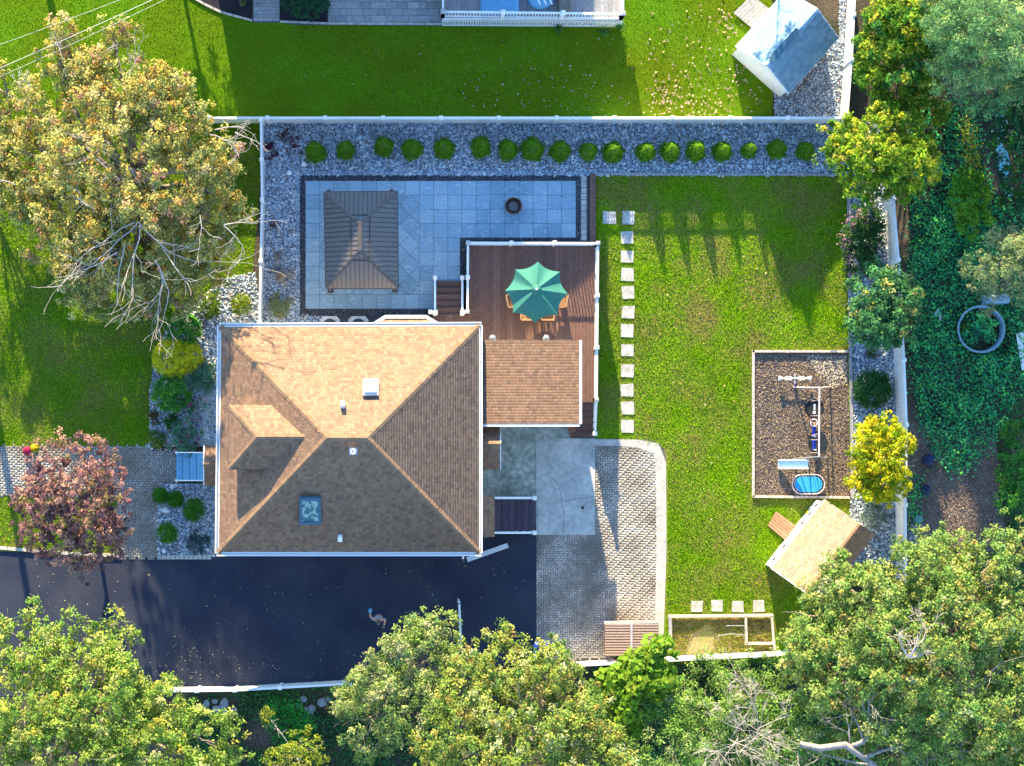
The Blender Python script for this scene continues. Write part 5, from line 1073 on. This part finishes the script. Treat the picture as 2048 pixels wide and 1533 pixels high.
tree('oak_tree', 'very large green and rust tinged tree filling the bottom right corner', (1800, 1320),
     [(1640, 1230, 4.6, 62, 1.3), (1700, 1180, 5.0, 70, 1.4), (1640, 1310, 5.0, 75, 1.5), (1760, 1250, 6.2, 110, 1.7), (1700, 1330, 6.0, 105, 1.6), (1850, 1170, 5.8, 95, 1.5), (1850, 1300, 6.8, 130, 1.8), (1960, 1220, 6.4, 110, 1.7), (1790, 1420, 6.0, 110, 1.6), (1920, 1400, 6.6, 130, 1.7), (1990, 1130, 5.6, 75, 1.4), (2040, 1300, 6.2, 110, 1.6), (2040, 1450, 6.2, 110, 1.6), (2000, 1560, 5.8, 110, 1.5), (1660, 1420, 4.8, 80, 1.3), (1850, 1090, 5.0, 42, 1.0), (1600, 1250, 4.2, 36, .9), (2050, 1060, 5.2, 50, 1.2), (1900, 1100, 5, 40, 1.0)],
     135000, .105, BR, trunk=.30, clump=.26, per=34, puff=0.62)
mb = MB(); q = random.Random(5)
t = thing('dead_tree', 'fallen pale dead tree with bare limbs at the bottom right edge', 'tree', P(1720, 1490))
mb.tube([P(1600, 1488, 6.8), P(1640, 1497, 6.9), P(1690, 1490, 7.0), P(1720, 1510, 6.8), P(1760, 1540, 6.6)], [.11, .14, .14, .13, .11], 10); mb.build('trunk', 'dead_wood', t, smooth=True)
mb = MB()
for (x, y), (dx, dy), k, r_ in (((1700, 1495), (.85, -.5), 2.6, .11), ((1730, 1515), (1, -.22), 3.4, .08), ((1728, 1490), (.05, -1), 1.5, .05), ((1700, 1490), (-.3, -.9), 1.2, .04), ((1740, 1530), (-.9, .1), 2.2, .05), ((1800, 1500), (1, .5), 1.6, .04), ((1850, 1490), (.9, .2), 1.6, .04)): branches(mb, P(x, y, 6.9), (dx, -dy, .03), k, r_, 3, q, spread=.5, up=.0, split=3, seg=5)
mb.build('limbs', 'dead_wood', t, smooth=True)
t = thing('bare_shrub', 'pale leafless twiggy bush at the bottom right of the thicket', 'shrub', P(1480, 1490)); mb = MB(); q = random.Random(9)
for k in range(17): branches(mb, P(1485 + q.gauss(0, 22), 1470 + q.gauss(0, 22), 4.2), (q.gauss(0, 1), q.gauss(0, 1), .15), q.uniform(1.0, 1.9), .016, 3, q, spread=.7, split=3, up=.0, n=5)
for k in range(3): mb.tube([P(1490, 1480), P(1485 + k * 8, 1472, 4.2)], [.06, .03], 6)
mb.build('twigs', 'bare_wood', t)
t = thing('bare_limb', 'pale bare limb poking out of the bottom right tree crown', 'branch', P(1835, 1300, 8.3)); mb = MB()
for a_, k in (((.9, .6), 1.3), ((-.6, .7), .8), ((.4, .9), 1.0), ((1, .2), .9)): branches(mb, P(1818, 1315, 8.6), (*a_, .05), k, .045, 3, q, spread=.5, split=3, up=0)
mb.build('twigs', 'bare_wood', t)
# right side
YT = [(.26, .40, .02, 3), (.17, .32, .02, 2), (.40, .44, .03, 2), (.10, .22, .02, 1.5), (.46, .42, .06, .5)]
tree('yellowing_tree', 'yellow green tree at the corner where the two white fences meet', (1725, 318),
     [(1750, 290, 3.4, 75, 1.2), (1800, 330, 3.2, 65, 1.2), (1700, 290, 3.0, 45, 1.0), (1740, 360, 3.0, 60, 1.1), (1800, 270, 3.0, 45, 1.0), (1795, 385, 2.6, 34, .9), (1672, 310, 2.6, 34, .8), (1680, 270, 2.6, 30, .8), (1830, 300, 2.8, 40, .9), (1750, 330, 3.4, 70, 1.0)], 24000, .12, YT, trunk=.09, clump=.22, per=30, puff=0.5)
TG = [(0.075, 0.24, 0.078, 3), (0.105, 0.3, 0.091, 2), (0.053, 0.165, 0.058, 2), (0.45, 0.45, 0.13, 0.6)]
tree('small_green_tree', 'small blue green tree leaning over the right fence', (1742, 628),
     [(1750, 590, 2.6, 58, 1.1), (1730, 640, 2.6, 45, 1.0), (1790, 640, 2.4, 48, 1.0), (1755, 660, 2.4, 45, .9), (1800, 600, 2.4, 45, .9)], 17000, .13, TG, trunk=.08, clump=.28, per=40, asp=.5, puff=0.45)
GO = [(.52, .50, .01, 3), (.40, .45, .01, 3), (.62, .52, .02, 1.5), (.22, .34, .01, 1.5)]
tree('golden_tree', 'bright golden yellow tree beside the play area', (1735, 925),
     [(1755, 900, 2.6, 52, 1.0), (1745, 950, 2.6, 50, 1.0), (1775, 930, 2.6, 45, 1.0), (1750, 985, 2.0, 36, .8), (1745, 865, 2.2, 30, .8), (1730, 915, 2.2, 34, .9), (1785, 890, 2.3, 38, .9), (1725, 960, 2.0, 30, .8), (1765, 870, 2.3, 40, .9), (1780, 970, 2.2, 38, .8)], 17000, .105, GO, trunk=.08, clump=.2, per=30, puff=0.42)
VY = [(0.264, 0.364, 0.022, 3), (0.12, 0.286, 0.022, 3), (0.36, 0.39, 0.033, 1.2), (0.06, 0.195, 0.033, 2)]
tree('vine_tree', 'yellow green leafy tree behind the top right fence', (1790, 110),
     [(1770, 60, 3.6, 60, 1.3), (1830, 50, 3.8, 60, 1.3), (1780, 130, 3.4, 60, 1.2), (1840, 130, 3.0, 55, 1.2), (1790, 200, 2.6, 52, 1.1), (1760, 10, 3.4, 45, 1.2), (1850, 200, 2.2, 50, 1.), (1745, 80, 2.8, 38, 1.0), (1870, 80, 3.6, 50, 1.1), (1740, 160, 2.4, 34, .9)], 24000, .14, VY, trunk=.10, clump=.32, per=40, puff=0.55)
SP_ = [(0.195, 0.39, 0.132, 3), (0.135, 0.293, 0.106, 2), (0.36, 0.504, 0.158, 1.4), (0.09, 0.195, 0.079, 2)]
tree('pine_tree', 'tall feathery grey green conifer in the top right corner', (1930, 70),
     [(1900, 60, 5.6, 62, 1.5), (1960, 40, 6.2, 75, 1.6), (2010, 90, 6.0, 75, 1.6), (1940, 130, 5.2, 62, 1.4), (2030, 10, 6.0, 80, 1.6), (1900, 0, 5.4, 70, 1.5), (1890, 150, 4.4, 38, 1.1), (1990, 180, 4.6, 48, 1.2), (1950, 210, 4.0, 30, .9), (1880, 110, 4.6, 40, 1.0), (2040, 170, 4.6, 50, 1.1), (1960, 90, 5.8, 70, 1.4)], 36000, .15, SP_, trunk=.2, clump=.34, per=42, asp=.22, ragged=.16, puff=0.5)
tree('pine_tree', 'feathery pale green conifer at the right edge above the round tank', (2010, 520),
     [(2000, 520, 4.6, 55, 1.3), (1965, 540, 4.0, 38, 1.0), (2040, 480, 4.6, 55, 1.3), (2040, 560, 4.4, 50, 1.2), (1985, 590, 3.4, 30, .8)], 9000, .15, [(.24, .30, .12, 3), (.15, .24, .10, 2), (.34, .36, .15, 1)], trunk=.14, clump=.3, per=40, asp=.25, ragged=.16, puff=0.5)
tree('bright_sapling', 'bright green leafy sapling in the right woods', (1940, 420), [(1940, 400, 2.2, 38, .9), (1945, 445, 2.0, 32, .8), (1930, 365, 1.8, 28, .7)], 3200, .13, [(.10, .30, .02, 3), (.16, .34, .03, 1)], trunk=.05, clump=.24, per=32)
tree('edge_tree', 'dark green tree cut by the right edge of the photo', (2035, 250), [(2040, 290, 2.6, 60, 1.0), (2045, 370, 2.4, 55, 1.0), (2035, 215, 3.0, 50, 1.0)], 6000, .12, [(.03, .12, .05, 2), (.05, .18, .03, 1)], trunk=.08, clump=.28, per=36)
tree('edge_shrub_tree', 'bright green ivy covered tree at the right edge near the bottom woods', (2030, 950), [(2035, 940, 1.6, 42, .8), (2035, 1000, 1.6, 42, .8), (2040, 860, 1.4, 36, .7)], 4200, .11, [(.05, .22, .03, 2), (.09, .26, .03, 1)], trunk=.05, clump=.24, per=36)
# tall trees standing just outside the top edge; they shade the woods on the right
for k, (x, y, z, r_) in enumerate(((1880, -300, 4.6, 110), (2060, -240, 5.0, 130), (2160, 120, 5.0, 120), (2180, 480, 5.0, 110))):
    tree('shade_tree', ('tall tree outside the top right, %s of a belt that shades the right woods' % ORD[k]), (x, y), [(x, y, z, r_, 2.4), (x + 50, y + 40, z - 1.5, r_ * .8, 2.0)], 7000, .2, [(.06, .14, .04, 1)], 'shade trees outside the frame', trunk=.2, clump=.6, per=40)
tree('shade_tree', 'thin tree outside the top right dappling the roof of the grey shed', (1495, -430), [(1495, -430, 6.0, 44, .6)], 330, .2, [(.06, .14, .04, 1)], 'shade trees outside the frame', trunk=.1, clump=.5, per=30)
tree('shade_tree', 'tree outside the top left whose ragged shadow falls on the next lawn', (322, -250), [(325, -250, 3.2, 60, 1.6), (335, -200, 2.6, 50, 1.2)], 2600, .16, [(.06, .14, .04, 1)], 'shade trees outside the frame', trunk=.12, clump=.4, per=36)
# pink flower heads on the shrub by the fence
n_ = 260; cs = np.array([P(*c_) for c_ in ((1700, 450, 1.2), (1718, 428, 1.15), (1698, 522, 1.1), (1690, 486, 1.1), (1735, 440, 1.1), (1705, 548, .9))]); ii = N.integers(0, 6, n_)
fl = leafmesh('flower_heads', cs[ii] + N.normal(size=(n_, 3)) * np.array([.17, .17, .08]), np.array([0, 0, 1.]) + N.normal(size=(n_, 3)) * .4, .08 * N.uniform(.6, 1.3, n_), palette([(.42, .20, .24, 2), (.32, .14, .22, 1)], n_), 'petal', bpy.data.objects['pink_shrub'], .9); fl['kind'] = 'stuff'
# ------------------------------------------------------------------ woods on the right and below: ground cover
def cover(name, label, polys, dens, leaf, pal, zr, holes=(), cat='ground cover', asp=.7):
    p = scatter(polys, dens, holes); p = p + N.normal(size=p.shape) * 7; n = len(p)
    f = (fbm(p[:, 0], p[:, 1], 42.) - .5) * 4.
    k_ = N.random(n) < .72 + .3 * f; p = p[k_]; f = f[k_]; n = len(p); z = .03 + zr * N.random(n) * np.clip(.45 + .5 * f, .06, 1.2)
    q_ = np.stack([(p[:, 0] - X0) / S * (1 - z / H), (Y0 - p[:, 1]) / S * (1 - z / H), z], 1)
    return props(leafmesh(name, q_, np.array([0, 0, .9]) + N.normal(size=(n, 3)) * .45, leaf * N.uniform(.6, 1.3, n), palette(pal, n, .3), 'leaf', None, asp), label, cat, kind='stuff')
IV = [(0.074, 0.504, 0.182, 3), (0.042, 0.302, 0.141, 3), (0.147, 0.705, 0.182, 2), (0.025, 0.126, 0.09, 2.5), (0.21, 0.756, 0.121, 0.5)]
cover('ivy_carpet', 'dark blue green ivy carpet right of the long fence', [[(1822, 400), (1990, 400), (2060, 620), (2060, 760), (1990, 880), (1965, 905), (1945, 935), (1925, 940), (1905, 955), (1890, 930), (1868, 905), (1845, 860), (1822, 760)]], 560, .11, IV, .7)
cover('fern_carpet', 'dark ground plants in the upper right woods', [[(1820, 200), (2060, 200), (2060, 620), (1990, 400), (1822, 400)]], 300, .12, IV + [(.06, .2, .03, .6)], .6, holes=[[(1955, 225), (2030, 230), (2040, 400), (1990, 400)]])
cover('yellow_edge_plants', 'yellowish strip of low plants in the upper right woods', [[(1922, 235), (1940, 235), (1962, 340), (1985, 395), (1950, 400), (1930, 310)]], 700, .10, [(.70, .62, .06, 2), (.50, .52, .05, 1), (.34, .20, .10, 1)], .7)
cover('mossy_edge', 'bright green ground plants along the right edge', [[(2000, 780), (2060, 760), (2060, 1100), (2010, 1060), (1995, 900)]], 330, .10, [(.05, .22, .04, 2), (.03, .13, .04, 1)], .5)
cover('weeds_by_fence', 'dark weeds at the foot of the fence near the black bags', [[(1815, 930), (1850, 940), (1845, 1020), (1815, 1060)]], 260, .10, IV, .4)
p = togrd(scatter([[(1815, 840), (1880, 880), (1930, 900), (1990, 870), (2010, 1100), (1900, 1130), (1815, 1140)]], 260), .03); n_ = len(p)
props(leafmesh('wood_chips', p, np.array([0, 0, 1.]) + N.normal(size=(n_, 3)) * .4, .08 * N.uniform(.5, 1.3, n_), palette([(.24, .17, .16, 3), (.16, .11, .10, 2), (.36, .30, .28, 1)], n_), 'mulch', None, .5), 'brown leaf litter clearing right of the fence', 'leaf litter', kind='stuff')
props(sheet('litter_ground', [(1815, 840), (1880, 860), (1930, 880), (1990, 860), (2015, 1100), (1900, 1140), (1815, 1150)], .006, 'mulch_bed'))
cover('bottom_undergrowth', 'dark green undergrowth below the driveway fence', [[(380, 1385), (700, 1375), (900, 1400), (900, 1600), (380, 1600)], [(1180, 1335), (1620, 1318), (1620, 1600), (1180, 1600)], [(1620, 1200), (1800, 1180), (1830, 1130), (2060, 1090), (2060, 1600), (1620, 1600)]], 300, .11, [(.04, .18, .05, 3), (.025, .10, .04, 2), (.08, .26, .05, 1)], .5, holes=[[(405, 1398), (480, 1398), (480, 1435), (405, 1435)], [(595, 1390), (665, 1390), (665, 1432), (595, 1432)], [(480, 1440), (555, 1440), (560, 1500), (490, 1500)]])
cover('bright_groundcover', 'bright green fine leaved ground plants between the bottom trees', [[(540, 1395), (600, 1410), (625, 1450), (610, 1500), (555, 1495), (535, 1440)]], 900, .08, [(.05, .42, .05, 3), (.07, .32, .04, 1)], .5)
tree('yellow_sapling', 'yellow green sapling with a bare branch at the bottom edge', (600, 1520), [(600, 1500, 2.2, 42, .8), (570, 1530, 2.0, 45, .8), (625, 1545, 2.0, 40, .8), (535, 1430, 1.4, 16, .4)], 4200, .09, [(.26, .32, .03, 2), (.18, .26, .03, 2), (.34, .36, .06, 1)], trunk=.05, clump=.22, per=30, bark='bare_wood')
shrub('round_fern', 'round dark green shrub near the bottom edge under the feathery tree', 742, 1515, 18, .6, 900, .08, [(.03, .14, .03, 1)])
rk = 0
for cx_, cy_, pts in ((438, 1415, ((412, 1408, 9), (418, 1424, 8), (433, 1418, 12), (448, 1408, 13), (452, 1428, 11), (468, 1422, 10), (430, 1402, 7))), (630, 1412, ((606, 1398, 9), (598, 1410, 8), (623, 1420, 12), (612, 1418, 6), (645, 1405, 12), (655, 1398, 9)))):
    for k, (x, y, r_) in enumerate(pts):
        c = P(x, y); mb = MB(); mb.rock((c[0], c[1], .05), r_ / S, .5, seed=40 + rk); rk += 1
        props(mb.build('fieldstone', 'stone_grey', loc=c), f'{ORD[k]} grey fieldstone from the left in the {"left" if cx_ < 500 else "right"} pile below the driveway fence', 'stone', 'fieldstones below the fence')
t = thing('round_tank', 'round grey open topped tank overgrown with plants in the right woods', 'tank', P(1958, 657)); c = P(1955, 660)
mb = MB(); mb.lathe(c, [(.96, 0), (1.0, .55), (1.04, .58), (1.02, .61), (.95, .58), (.92, .1)], 40); mb.build('wall', 'tank', t, smooth=True)
mb = MB(); mb.lathe((c[0], c[1], .12), [(.93, 0), (.6, .05), (.02, .08)], 28); mb.build('soil_fill', 'soil', t)
props(crown('plants', [lobe(1960, 655, .3, 30, .35), lobe(1945, 650, .35, 28, .3), lobe(1975, 665, .45, 16, .35)], 1500, .11, IV + [(.12, .26, .02, 2)], t, clump=.22, per=30), kind='stuff')
t = thing('fallen_barrel', 'dark grey barrel lying beside the round tank', 'barrel', P(1985, 605)); mb = MB(); mb.tube([P(1962, 602, .25), P(2016, 597, .25)], [.24, .24], 16); mb.build('body', 'tank', t)
for k, (x, y) in enumerate(((1857, 920), (1850, 979))):
    c = P(x, y); mb = MB(); mb.rock((c[0], c[1], .2), .30 - .03 * k, .9, seed=70 + k); o = props(mb.build('rubbish_bag', 'navy_cloth', loc=c, smooth=True), ('upper' if k == 0 else 'lower') + ' dark blue bag on the leaf litter beside the fence', 'bag', 'dark bags by the fence')
t = thing('garden_bucket', 'green upturned bucket on the litter near the fence end', 'bucket', P(1835, 1039)); c = P(1835, 1039); mb = MB(); mb.lathe(c, [(.21, 0), (.17, .3), (.15, .32), (.02, .32)], 20); mb.build('body', 'green_plastic', t); mb = MB(); mb.lathe(c, [(.21, .0), (.225, .02), (.21, .04)], 20); mb.build('rim', 'green_plastic', t)
rk_ = MB(); pebbles('rock_heap', [[(1820, 1052), (1845, 1050), (1855, 1075), (1845, 1100), (1818, 1100)]], 300, .14, [(.34, .36, .38, 1), (.2, .22, .24, 1)], .02, label='heap of pale stones at the fence end under the big tree', cat='stones')
ST = [(1990, 232), (2012, 226), (2016, 250), (2008, 270), (2000, 283), (2006, 292), (2014, 305), (2019, 320), (2018, 345), (2008, 358), (1998, 346), (1994, 318), (1991, 290), (1996, 270), (1990, 250)]
sheet('stream_water', ST, .05, 'water')
sheet('lower_stream_water', [(2000, 372), (2012, 366), (2026, 390), (2018, 396)], .05, 'water')
for k, (x, y, r_) in enumerate(((1985, 265, 6), (1990, 302, 4), (1988, 314, 4), (2001, 310, 4))):
    c = P(x, y); mb = MB(); mb.rock((c[0], c[1], .05), r_ / S, .7, seed=90 + k); props(mb.build('stream_stone', 'stone_white' if k < 3 else 'stone_grey', loc=c), f'{ORD[k]} stone down the left side of the little stream' if k < 3 else 'dark round stone lying in the little stream', 'stone', 'stones by the stream')
for k, (a_, b_) in enumerate((((1998, 252), (2033, 230)), ((2006, 247), (2033, 288)), ((2005, 268), (2020, 292)))):
    A_, B_ = Vector(P(*a_, .2)), Vector(P(*b_, .25)); mb = MB(); mb.tube([A_, A_.lerp(B_, .5) + Vector((.03, .03, .05)), B_], [.03, .025, .012], 6); props(mb.build('fallen_stick', 'bare_wood', loc=tuple(A_)), f'{ORD[k]} bare fallen stick from the top across the stream', 'stick', 'sticks by the stream')
t = thing('white_post', 'white board and scrap among the ivy right of the fence', 'board', P(1880, 628)); mb = MB(); mb.bar(P(1879, 615, .3), P(1881, 642, .3), .07, .05); mb.build('board', 'vinyl', t); mb = MB(); mb.add([P(1868, 632, .35), P(1876, 617, .4), P(1879, 630, .36)], [(0, 1, 2)]).build('scrap', 'slide_plastic', t)
t = thing('leaning_board', 'white panel leaning at the far right edge of the woods', 'panel', P(2042, 690)); mb = MB(); mb.hexa([P(2032, 668, .0), P(2062, 660, .0), P(2066, 735, .0), P(2044, 742, .0)], [P(2032, 668, .5), P(2062, 660, .5), P(2066, 735, .4), P(2044, 742, .4)]); mb.build('board', 'vinyl', t)
# ------------------------------------------------------------------ grass blades and fallen leaves
def blades(name, label, polys, dens, h, pal, holes=(), worn=(), dryness=.0):
    p = togrd(scatter(polys, dens, holes), .004); n = len(p); a = N.uniform(0, 6.28, n); w = h * N.uniform(.25, .5, n); hh = h * N.uniform(.5, 1.3, n)
    d = np.stack([np.cos(a), np.sin(a), np.zeros(n)], 1); V = np.empty((n, 3, 3)); V[:, 0] = p - d * w[:, None]; V[:, 1] = p + d * w[:, None]
    V[:, 2] = p + np.stack([N.normal(0, .6, n) * h, N.normal(0, .6, n) * h, hh], 1)
    f = fbm(p[:, 0], p[:, 1], 1.7); c = palette(pal, n, .3) * (.62 + .76 * f[:, None])
    g = (fbm(p[:, 1] + 40, p[:, 0], 1.1) - .5) * 3.0
    for x_, y_, r_, w_ in worn: q_ = P(x_, y_); g = g + w_ * np.exp(-((p[:, 0] - q_[0]) ** 2 + (p[:, 1] - q_[1]) ** 2) / r_ ** 2)
    dry = np.clip((g - .35) * 1.2, 0, .8) * dryness; dry = (dry * N.uniform(.4, 1.6, n))[:, None].clip(0, .9); c = c * (1 - dry) + np.array([.46, .36, .15]) * dry
    return props(npmesh(name, V.reshape(-1, 3), np.arange(n * 3).reshape(-1, 3), 'grass', None, np.repeat(c, 3, 0)), label, 'grass', kind='stuff')
PA = [(1190, 878), (1240, 878), (1335, 900), (1336, 1100), (1330, 1330), (1190, 1330)]
st_h = [[(x - 11.5, y - 11.5), (x + 11.5, y - 11.5), (x + 11.5, y + 11.5), (x - 11.5, y + 11.5)] for x, y in steps]
GRB = [(0.194, 0.458, 0.006, 3), (0.308, 0.504, 0.008, 2.5), (0.437, 0.519, 0.02, 1.2), (0.13, 0.32, 0.008, 2)]
blades('back_lawn_grass', 'mown yellow green grass of the back lawn', [LAWN_B], 480, .055, GRB, [PLAY, PA] + st_h + [[(1336, 1230), (1552, 1230), (1552, 1320), (1336, 1320)]], worn=((1425, 560, 1.6, .8), (1390, 590, 1.2, .5), (1590, 660, 1.2, .6), (1450, 1050, 2.2, .4), (1540, 1180, 1.5, .7), (1400, 1200, 1.5, .4), (1500, 1010, 1.2, .4)), dryness=1.)
blades('side_lawn_grass', 'mown grass of the shaded lawn left of the house', [[(-20, 242)] + LAWN_L[1:-1] + [(-20, 893)], [(-20, 990), (235, 990), (238, 1104), (160, 1104), (60, 1096), (-20, 1090)]], 440, .055, GRB, worn=((100, 850, 1.5, .5),), dryness=.6)
blades('neighbour_lawn_grass', 'smooth bright green grass of the neighbour\'s lawn', [[(-20, -20), (1545, -20), (1545, 238), (-20, 238)]], 420, .04, [(.14, .32, .010, 3), (.20, .36, .006, 2), (.10, .27, .014, 1)], [[(330, -60), (402, 8), (505, 46), (890, 53), (890, 40), (1246, 40), (1246, -60)]])
def fallen(name, label, polys, dens, pal, size=.09, z=.05, clusters=None):
    p = scatter(polys, dens)
    if clusters:
        p = np.concatenate([p] + [N.normal(size=(n, 2)) * s + np.array([x, y]) for x, y, s, n in clusters])
    p = togrd(p, z); n = len(p)
    return props(leafmesh(name, p, np.array([0, 0, 1.]) + N.normal(size=(n, 3)) * .3, size * N.uniform(.5, 1.3, n), palette(pal, n, .2), 'leaf', None, .8), label, 'leaves', kind='stuff')
FL = [(.50, .38, .24, 3), (.55, .45, .30, 2), (.40, .25, .14, 1)]
fallen('fallen_leaves', 'scattered pale fallen leaves on the neighbour\'s lawn', [[(1290, 20), (1540, 20), (1540, 232), (1300, 232)]], 6, FL, .11, .055, [(1330, 195, 18, 60), (1390, 215, 40, 110), (1450, 40, 12, 30), (1480, 170, 30, 40), (1345, 150, 30, 30), (1200, 215, 60, 60), (1110, 215, 60, 60), (1000, 218, 60, 35), (950, 215, 40, 25), (1440, 110, 45, 40)])
fallen('shade_leaf_litter', 'tiny leaf specks on the shaded neighbour\'s lawn', [[(560, 60), (1260, 70), (1290, 230), (560, 230)]], 2.2, FL, .06, .055)
fallen('back_lawn_leaves', 'few tan leaves on the back lawn', [[(1300, 500), (1690, 500), (1690, 700), (1500, 700), (1500, 990), (1340, 1200), (1340, 900)]], 1.2, FL, .09, .06)
fallen('driveway_leaves', 'small yellow leaves scattered on the asphalt driveway', [[(0, 1120), (240, 1125), (440, 1120), (1065, 1120), (1065, 1290), (700, 1360), (330, 1372), (270, 1240), (0, 1240)]], .9, [(.45, .42, .20, 2), (.55, .50, .35, 2), (.40, .30, .15, 1)], .06, .02, [(370, 1345, 30, 45), (540, 1340, 18, 18), (600, 1345, 40, 20), (440, 1350, 40, 30), (660, 1320, 25, 10), (70, 1190, 50, 20), (350, 1330, 30, 40)])
fallen('gravel_leaves', 'reddish leaves lying on gravel and paving', [NB_GR, [(1100, 1230), (1205, 1230), (1205, 1310), (1100, 1310)]], 3, [(.25, .08, .06, 2), (.30, .20, .08, 1)], .07, .05, [(1596, 165, 14, 160)])

# ------------------------------------------------------------------ person on the driveway
pr = thing('person', 'person in a light blue shirt and dark trousers holding something on the driveway', 'person', P(758, 1229))
base = Vector(P(758, 1229))
def skin(name, chain, edges, m, root=0, sub=2):
    me = bpy.data.meshes.new(name); bm = bmesh.new(); lay = bm.verts.layers.skin.verify(); vs = []
    for i, (co, r_) in enumerate(chain):
        v = bm.verts.new(co); v[lay].radius = (r_, r_) if not hasattr(r_, '__len__') else r_; v[lay].use_root = i == root; vs.append(v)
    for a_, b_ in edges: bm.edges.new((vs[a_], vs[b_]))
    bm.to_mesh(me); bm.free(); o = link(name, me, m, pr); k = o.modifiers.new('skin', 'SKIN'); k.use_smooth_shade = True; s_ = o.modifiers.new('sub', 'SUBSURF'); s_.levels = s_.render_levels = sub
    return o
# facing down the picture (-y), leaning a little forward, right forearm raised
J = [((0, 0, .92), (.15, .12)), ((0, -.02, 1.12), (.15, .11)), ((0, -.07, 1.32), (.18, .12)), ((0, -.10, 1.45), (.10, .09)), ((0, -.13, 1.53), (.06, .06)), ((0, -.17, 1.62), (.085, .10)), ((0, -.18, 1.72), (.075, .085)),
     ((-.19, -.08, 1.42), .065), ((-.33, -.02, 1.22), .052), ((-.36, .14, 1.22), .04), ((-.36, .20, 1.24), .036),
     ((.19, -.08, 1.42), .065), ((.29, -.12, 1.16), .052), ((.24, -.32, 1.04), .04), ((.22, -.40, 1.02), .036),
     ((-.10, 0, .86), .10), ((-.12, -.02, .48), .07), ((-.12, .03, .08), .05), ((-.12, -.14, .05), .045), ((.10, 0, .86), .10), ((.12, -.04, .48), .07), ((.12, .01, .08), .05), ((.12, -.16, .05), .045)]
E = [(0, 1), (1, 2), (2, 3), (3, 4), (4, 5), (5, 6), (2, 7), (7, 8), (8, 9), (9, 10), (2, 11), (11, 12), (12, 13), (13, 14), (0, 15), (15, 16), (16, 17), (17, 18), (0, 19), (19, 20), (20, 21), (21, 22)]
skin('body', J, E, 'skin')
def grow(ids, f=1.22): return [(J[i][0], tuple(v * f for v in J[i][1]) if hasattr(J[i][1], '__len__') else J[i][1] * f) for i in ids]
def shell(nm, ids, edges, m, f=1.22): skin(nm, grow(ids, f), edges, m)
shell('shirt', [1, 2, 7, 11], [(0, 1), (1, 2), (1, 3)], 'blue_cloth', 1.16)
o = skin('sleeves', [((-.19, -.08, 1.42), .085), ((-.26, -.07, 1.30), .075)], [(0, 1)], 'blue_cloth'); o = skin('sleeves', [((.19, -.08, 1.42), .085), ((.25, -.10, 1.29), .075)], [(0, 1)], 'blue_cloth')
shell('trousers', [0, 15, 16, 17, 19, 20, 21], [(0, 1), (1, 2), (2, 3), (0, 4), (4, 5), (5, 6)], 'navy_cloth', 1.2)
for i in (17, 21):
    c = Vector(J[i][0]); mb = MB(); mb.box((base.x + c.x, base.y + c.y - .07, .045), (.10, .28, .08)); mb.build('shoe', 'black_rubber', pr)
for g_ in (-1, 1):
    hx = (-.36, .22, 1.24) if g_ < 0 else (.22, -.43, 1.02); dy = 1 if g_ < 0 else -1
    for k in range(4): mb = MB(); b0 = base + Vector(hx) + Vector(((k - 1.5) * .018, dy * .02, 0)); mb.tube([b0, b0 + Vector((0, dy * (.035 + .006 * (1.5 - abs(k - 1.5))), -.008)), b0 + Vector((0, dy * .055, -.035))], .0085, 6); mb.build('finger', 'skin', pr)
    mb = MB(); b0 = base + Vector(hx) + Vector((.04 * -g_, 0, 0)); mb.tube([b0, b0 + Vector((.02 * -g_, dy * .03, -.01)), b0 + Vector((.01 * -g_, dy * .05, -.02))], .009, 6); mb.build('thumb', 'skin', pr)
hd = base + Vector((0, -.175, 1.66))
mb = MB(); mb.lathe(hd + Vector((0, .0, .0)), [(.092, .0), (.09, .03), (.07, .065)], 16, 1, 1.1); mb.build('hair', 'hair', pr, smooth=True)
for g_ in (-1, 1):
    mb = MB(); mb.lathe(hd + Vector((g_ * .035, -.095, .0)), [(.004, -.01), (.013, 0), (.004, .01)], 8); mb.build('eye', 'vinyl', pr); mb = MB(); mb.box(tuple(hd + Vector((g_ * .092, 0, -.01))), (.02, .04, .06)); mb.build('ear', 'skin', pr)
mb = MB(); mb.add([hd + Vector(v) for v in ((-.014, -.10, -.03), (.014, -.10, -.03), (0, -.10, .01), (0, -.13, -.028))], [(0, 1, 3), (1, 2, 3), (2, 0, 3), (0, 2, 1)]); mb.build('nose', 'skin', pr)
mb = MB(); mb.box(tuple(hd + Vector((0, -.098, -.055))), (.045, .012, .01)); mb.build('mouth', 'terracotta', pr)
hb = thing('handheld_cloth', 'light blue cloth held in the right hand of the person on the driveway', 'cloth', P(749, 1227, 1.1)); c = base + Vector((-.35, .26, 1.22))
mb = MB(); mb.rock(c, .11, .5, seed=3); mb.build('cloth', 'blue_cloth', hb, smooth=True)
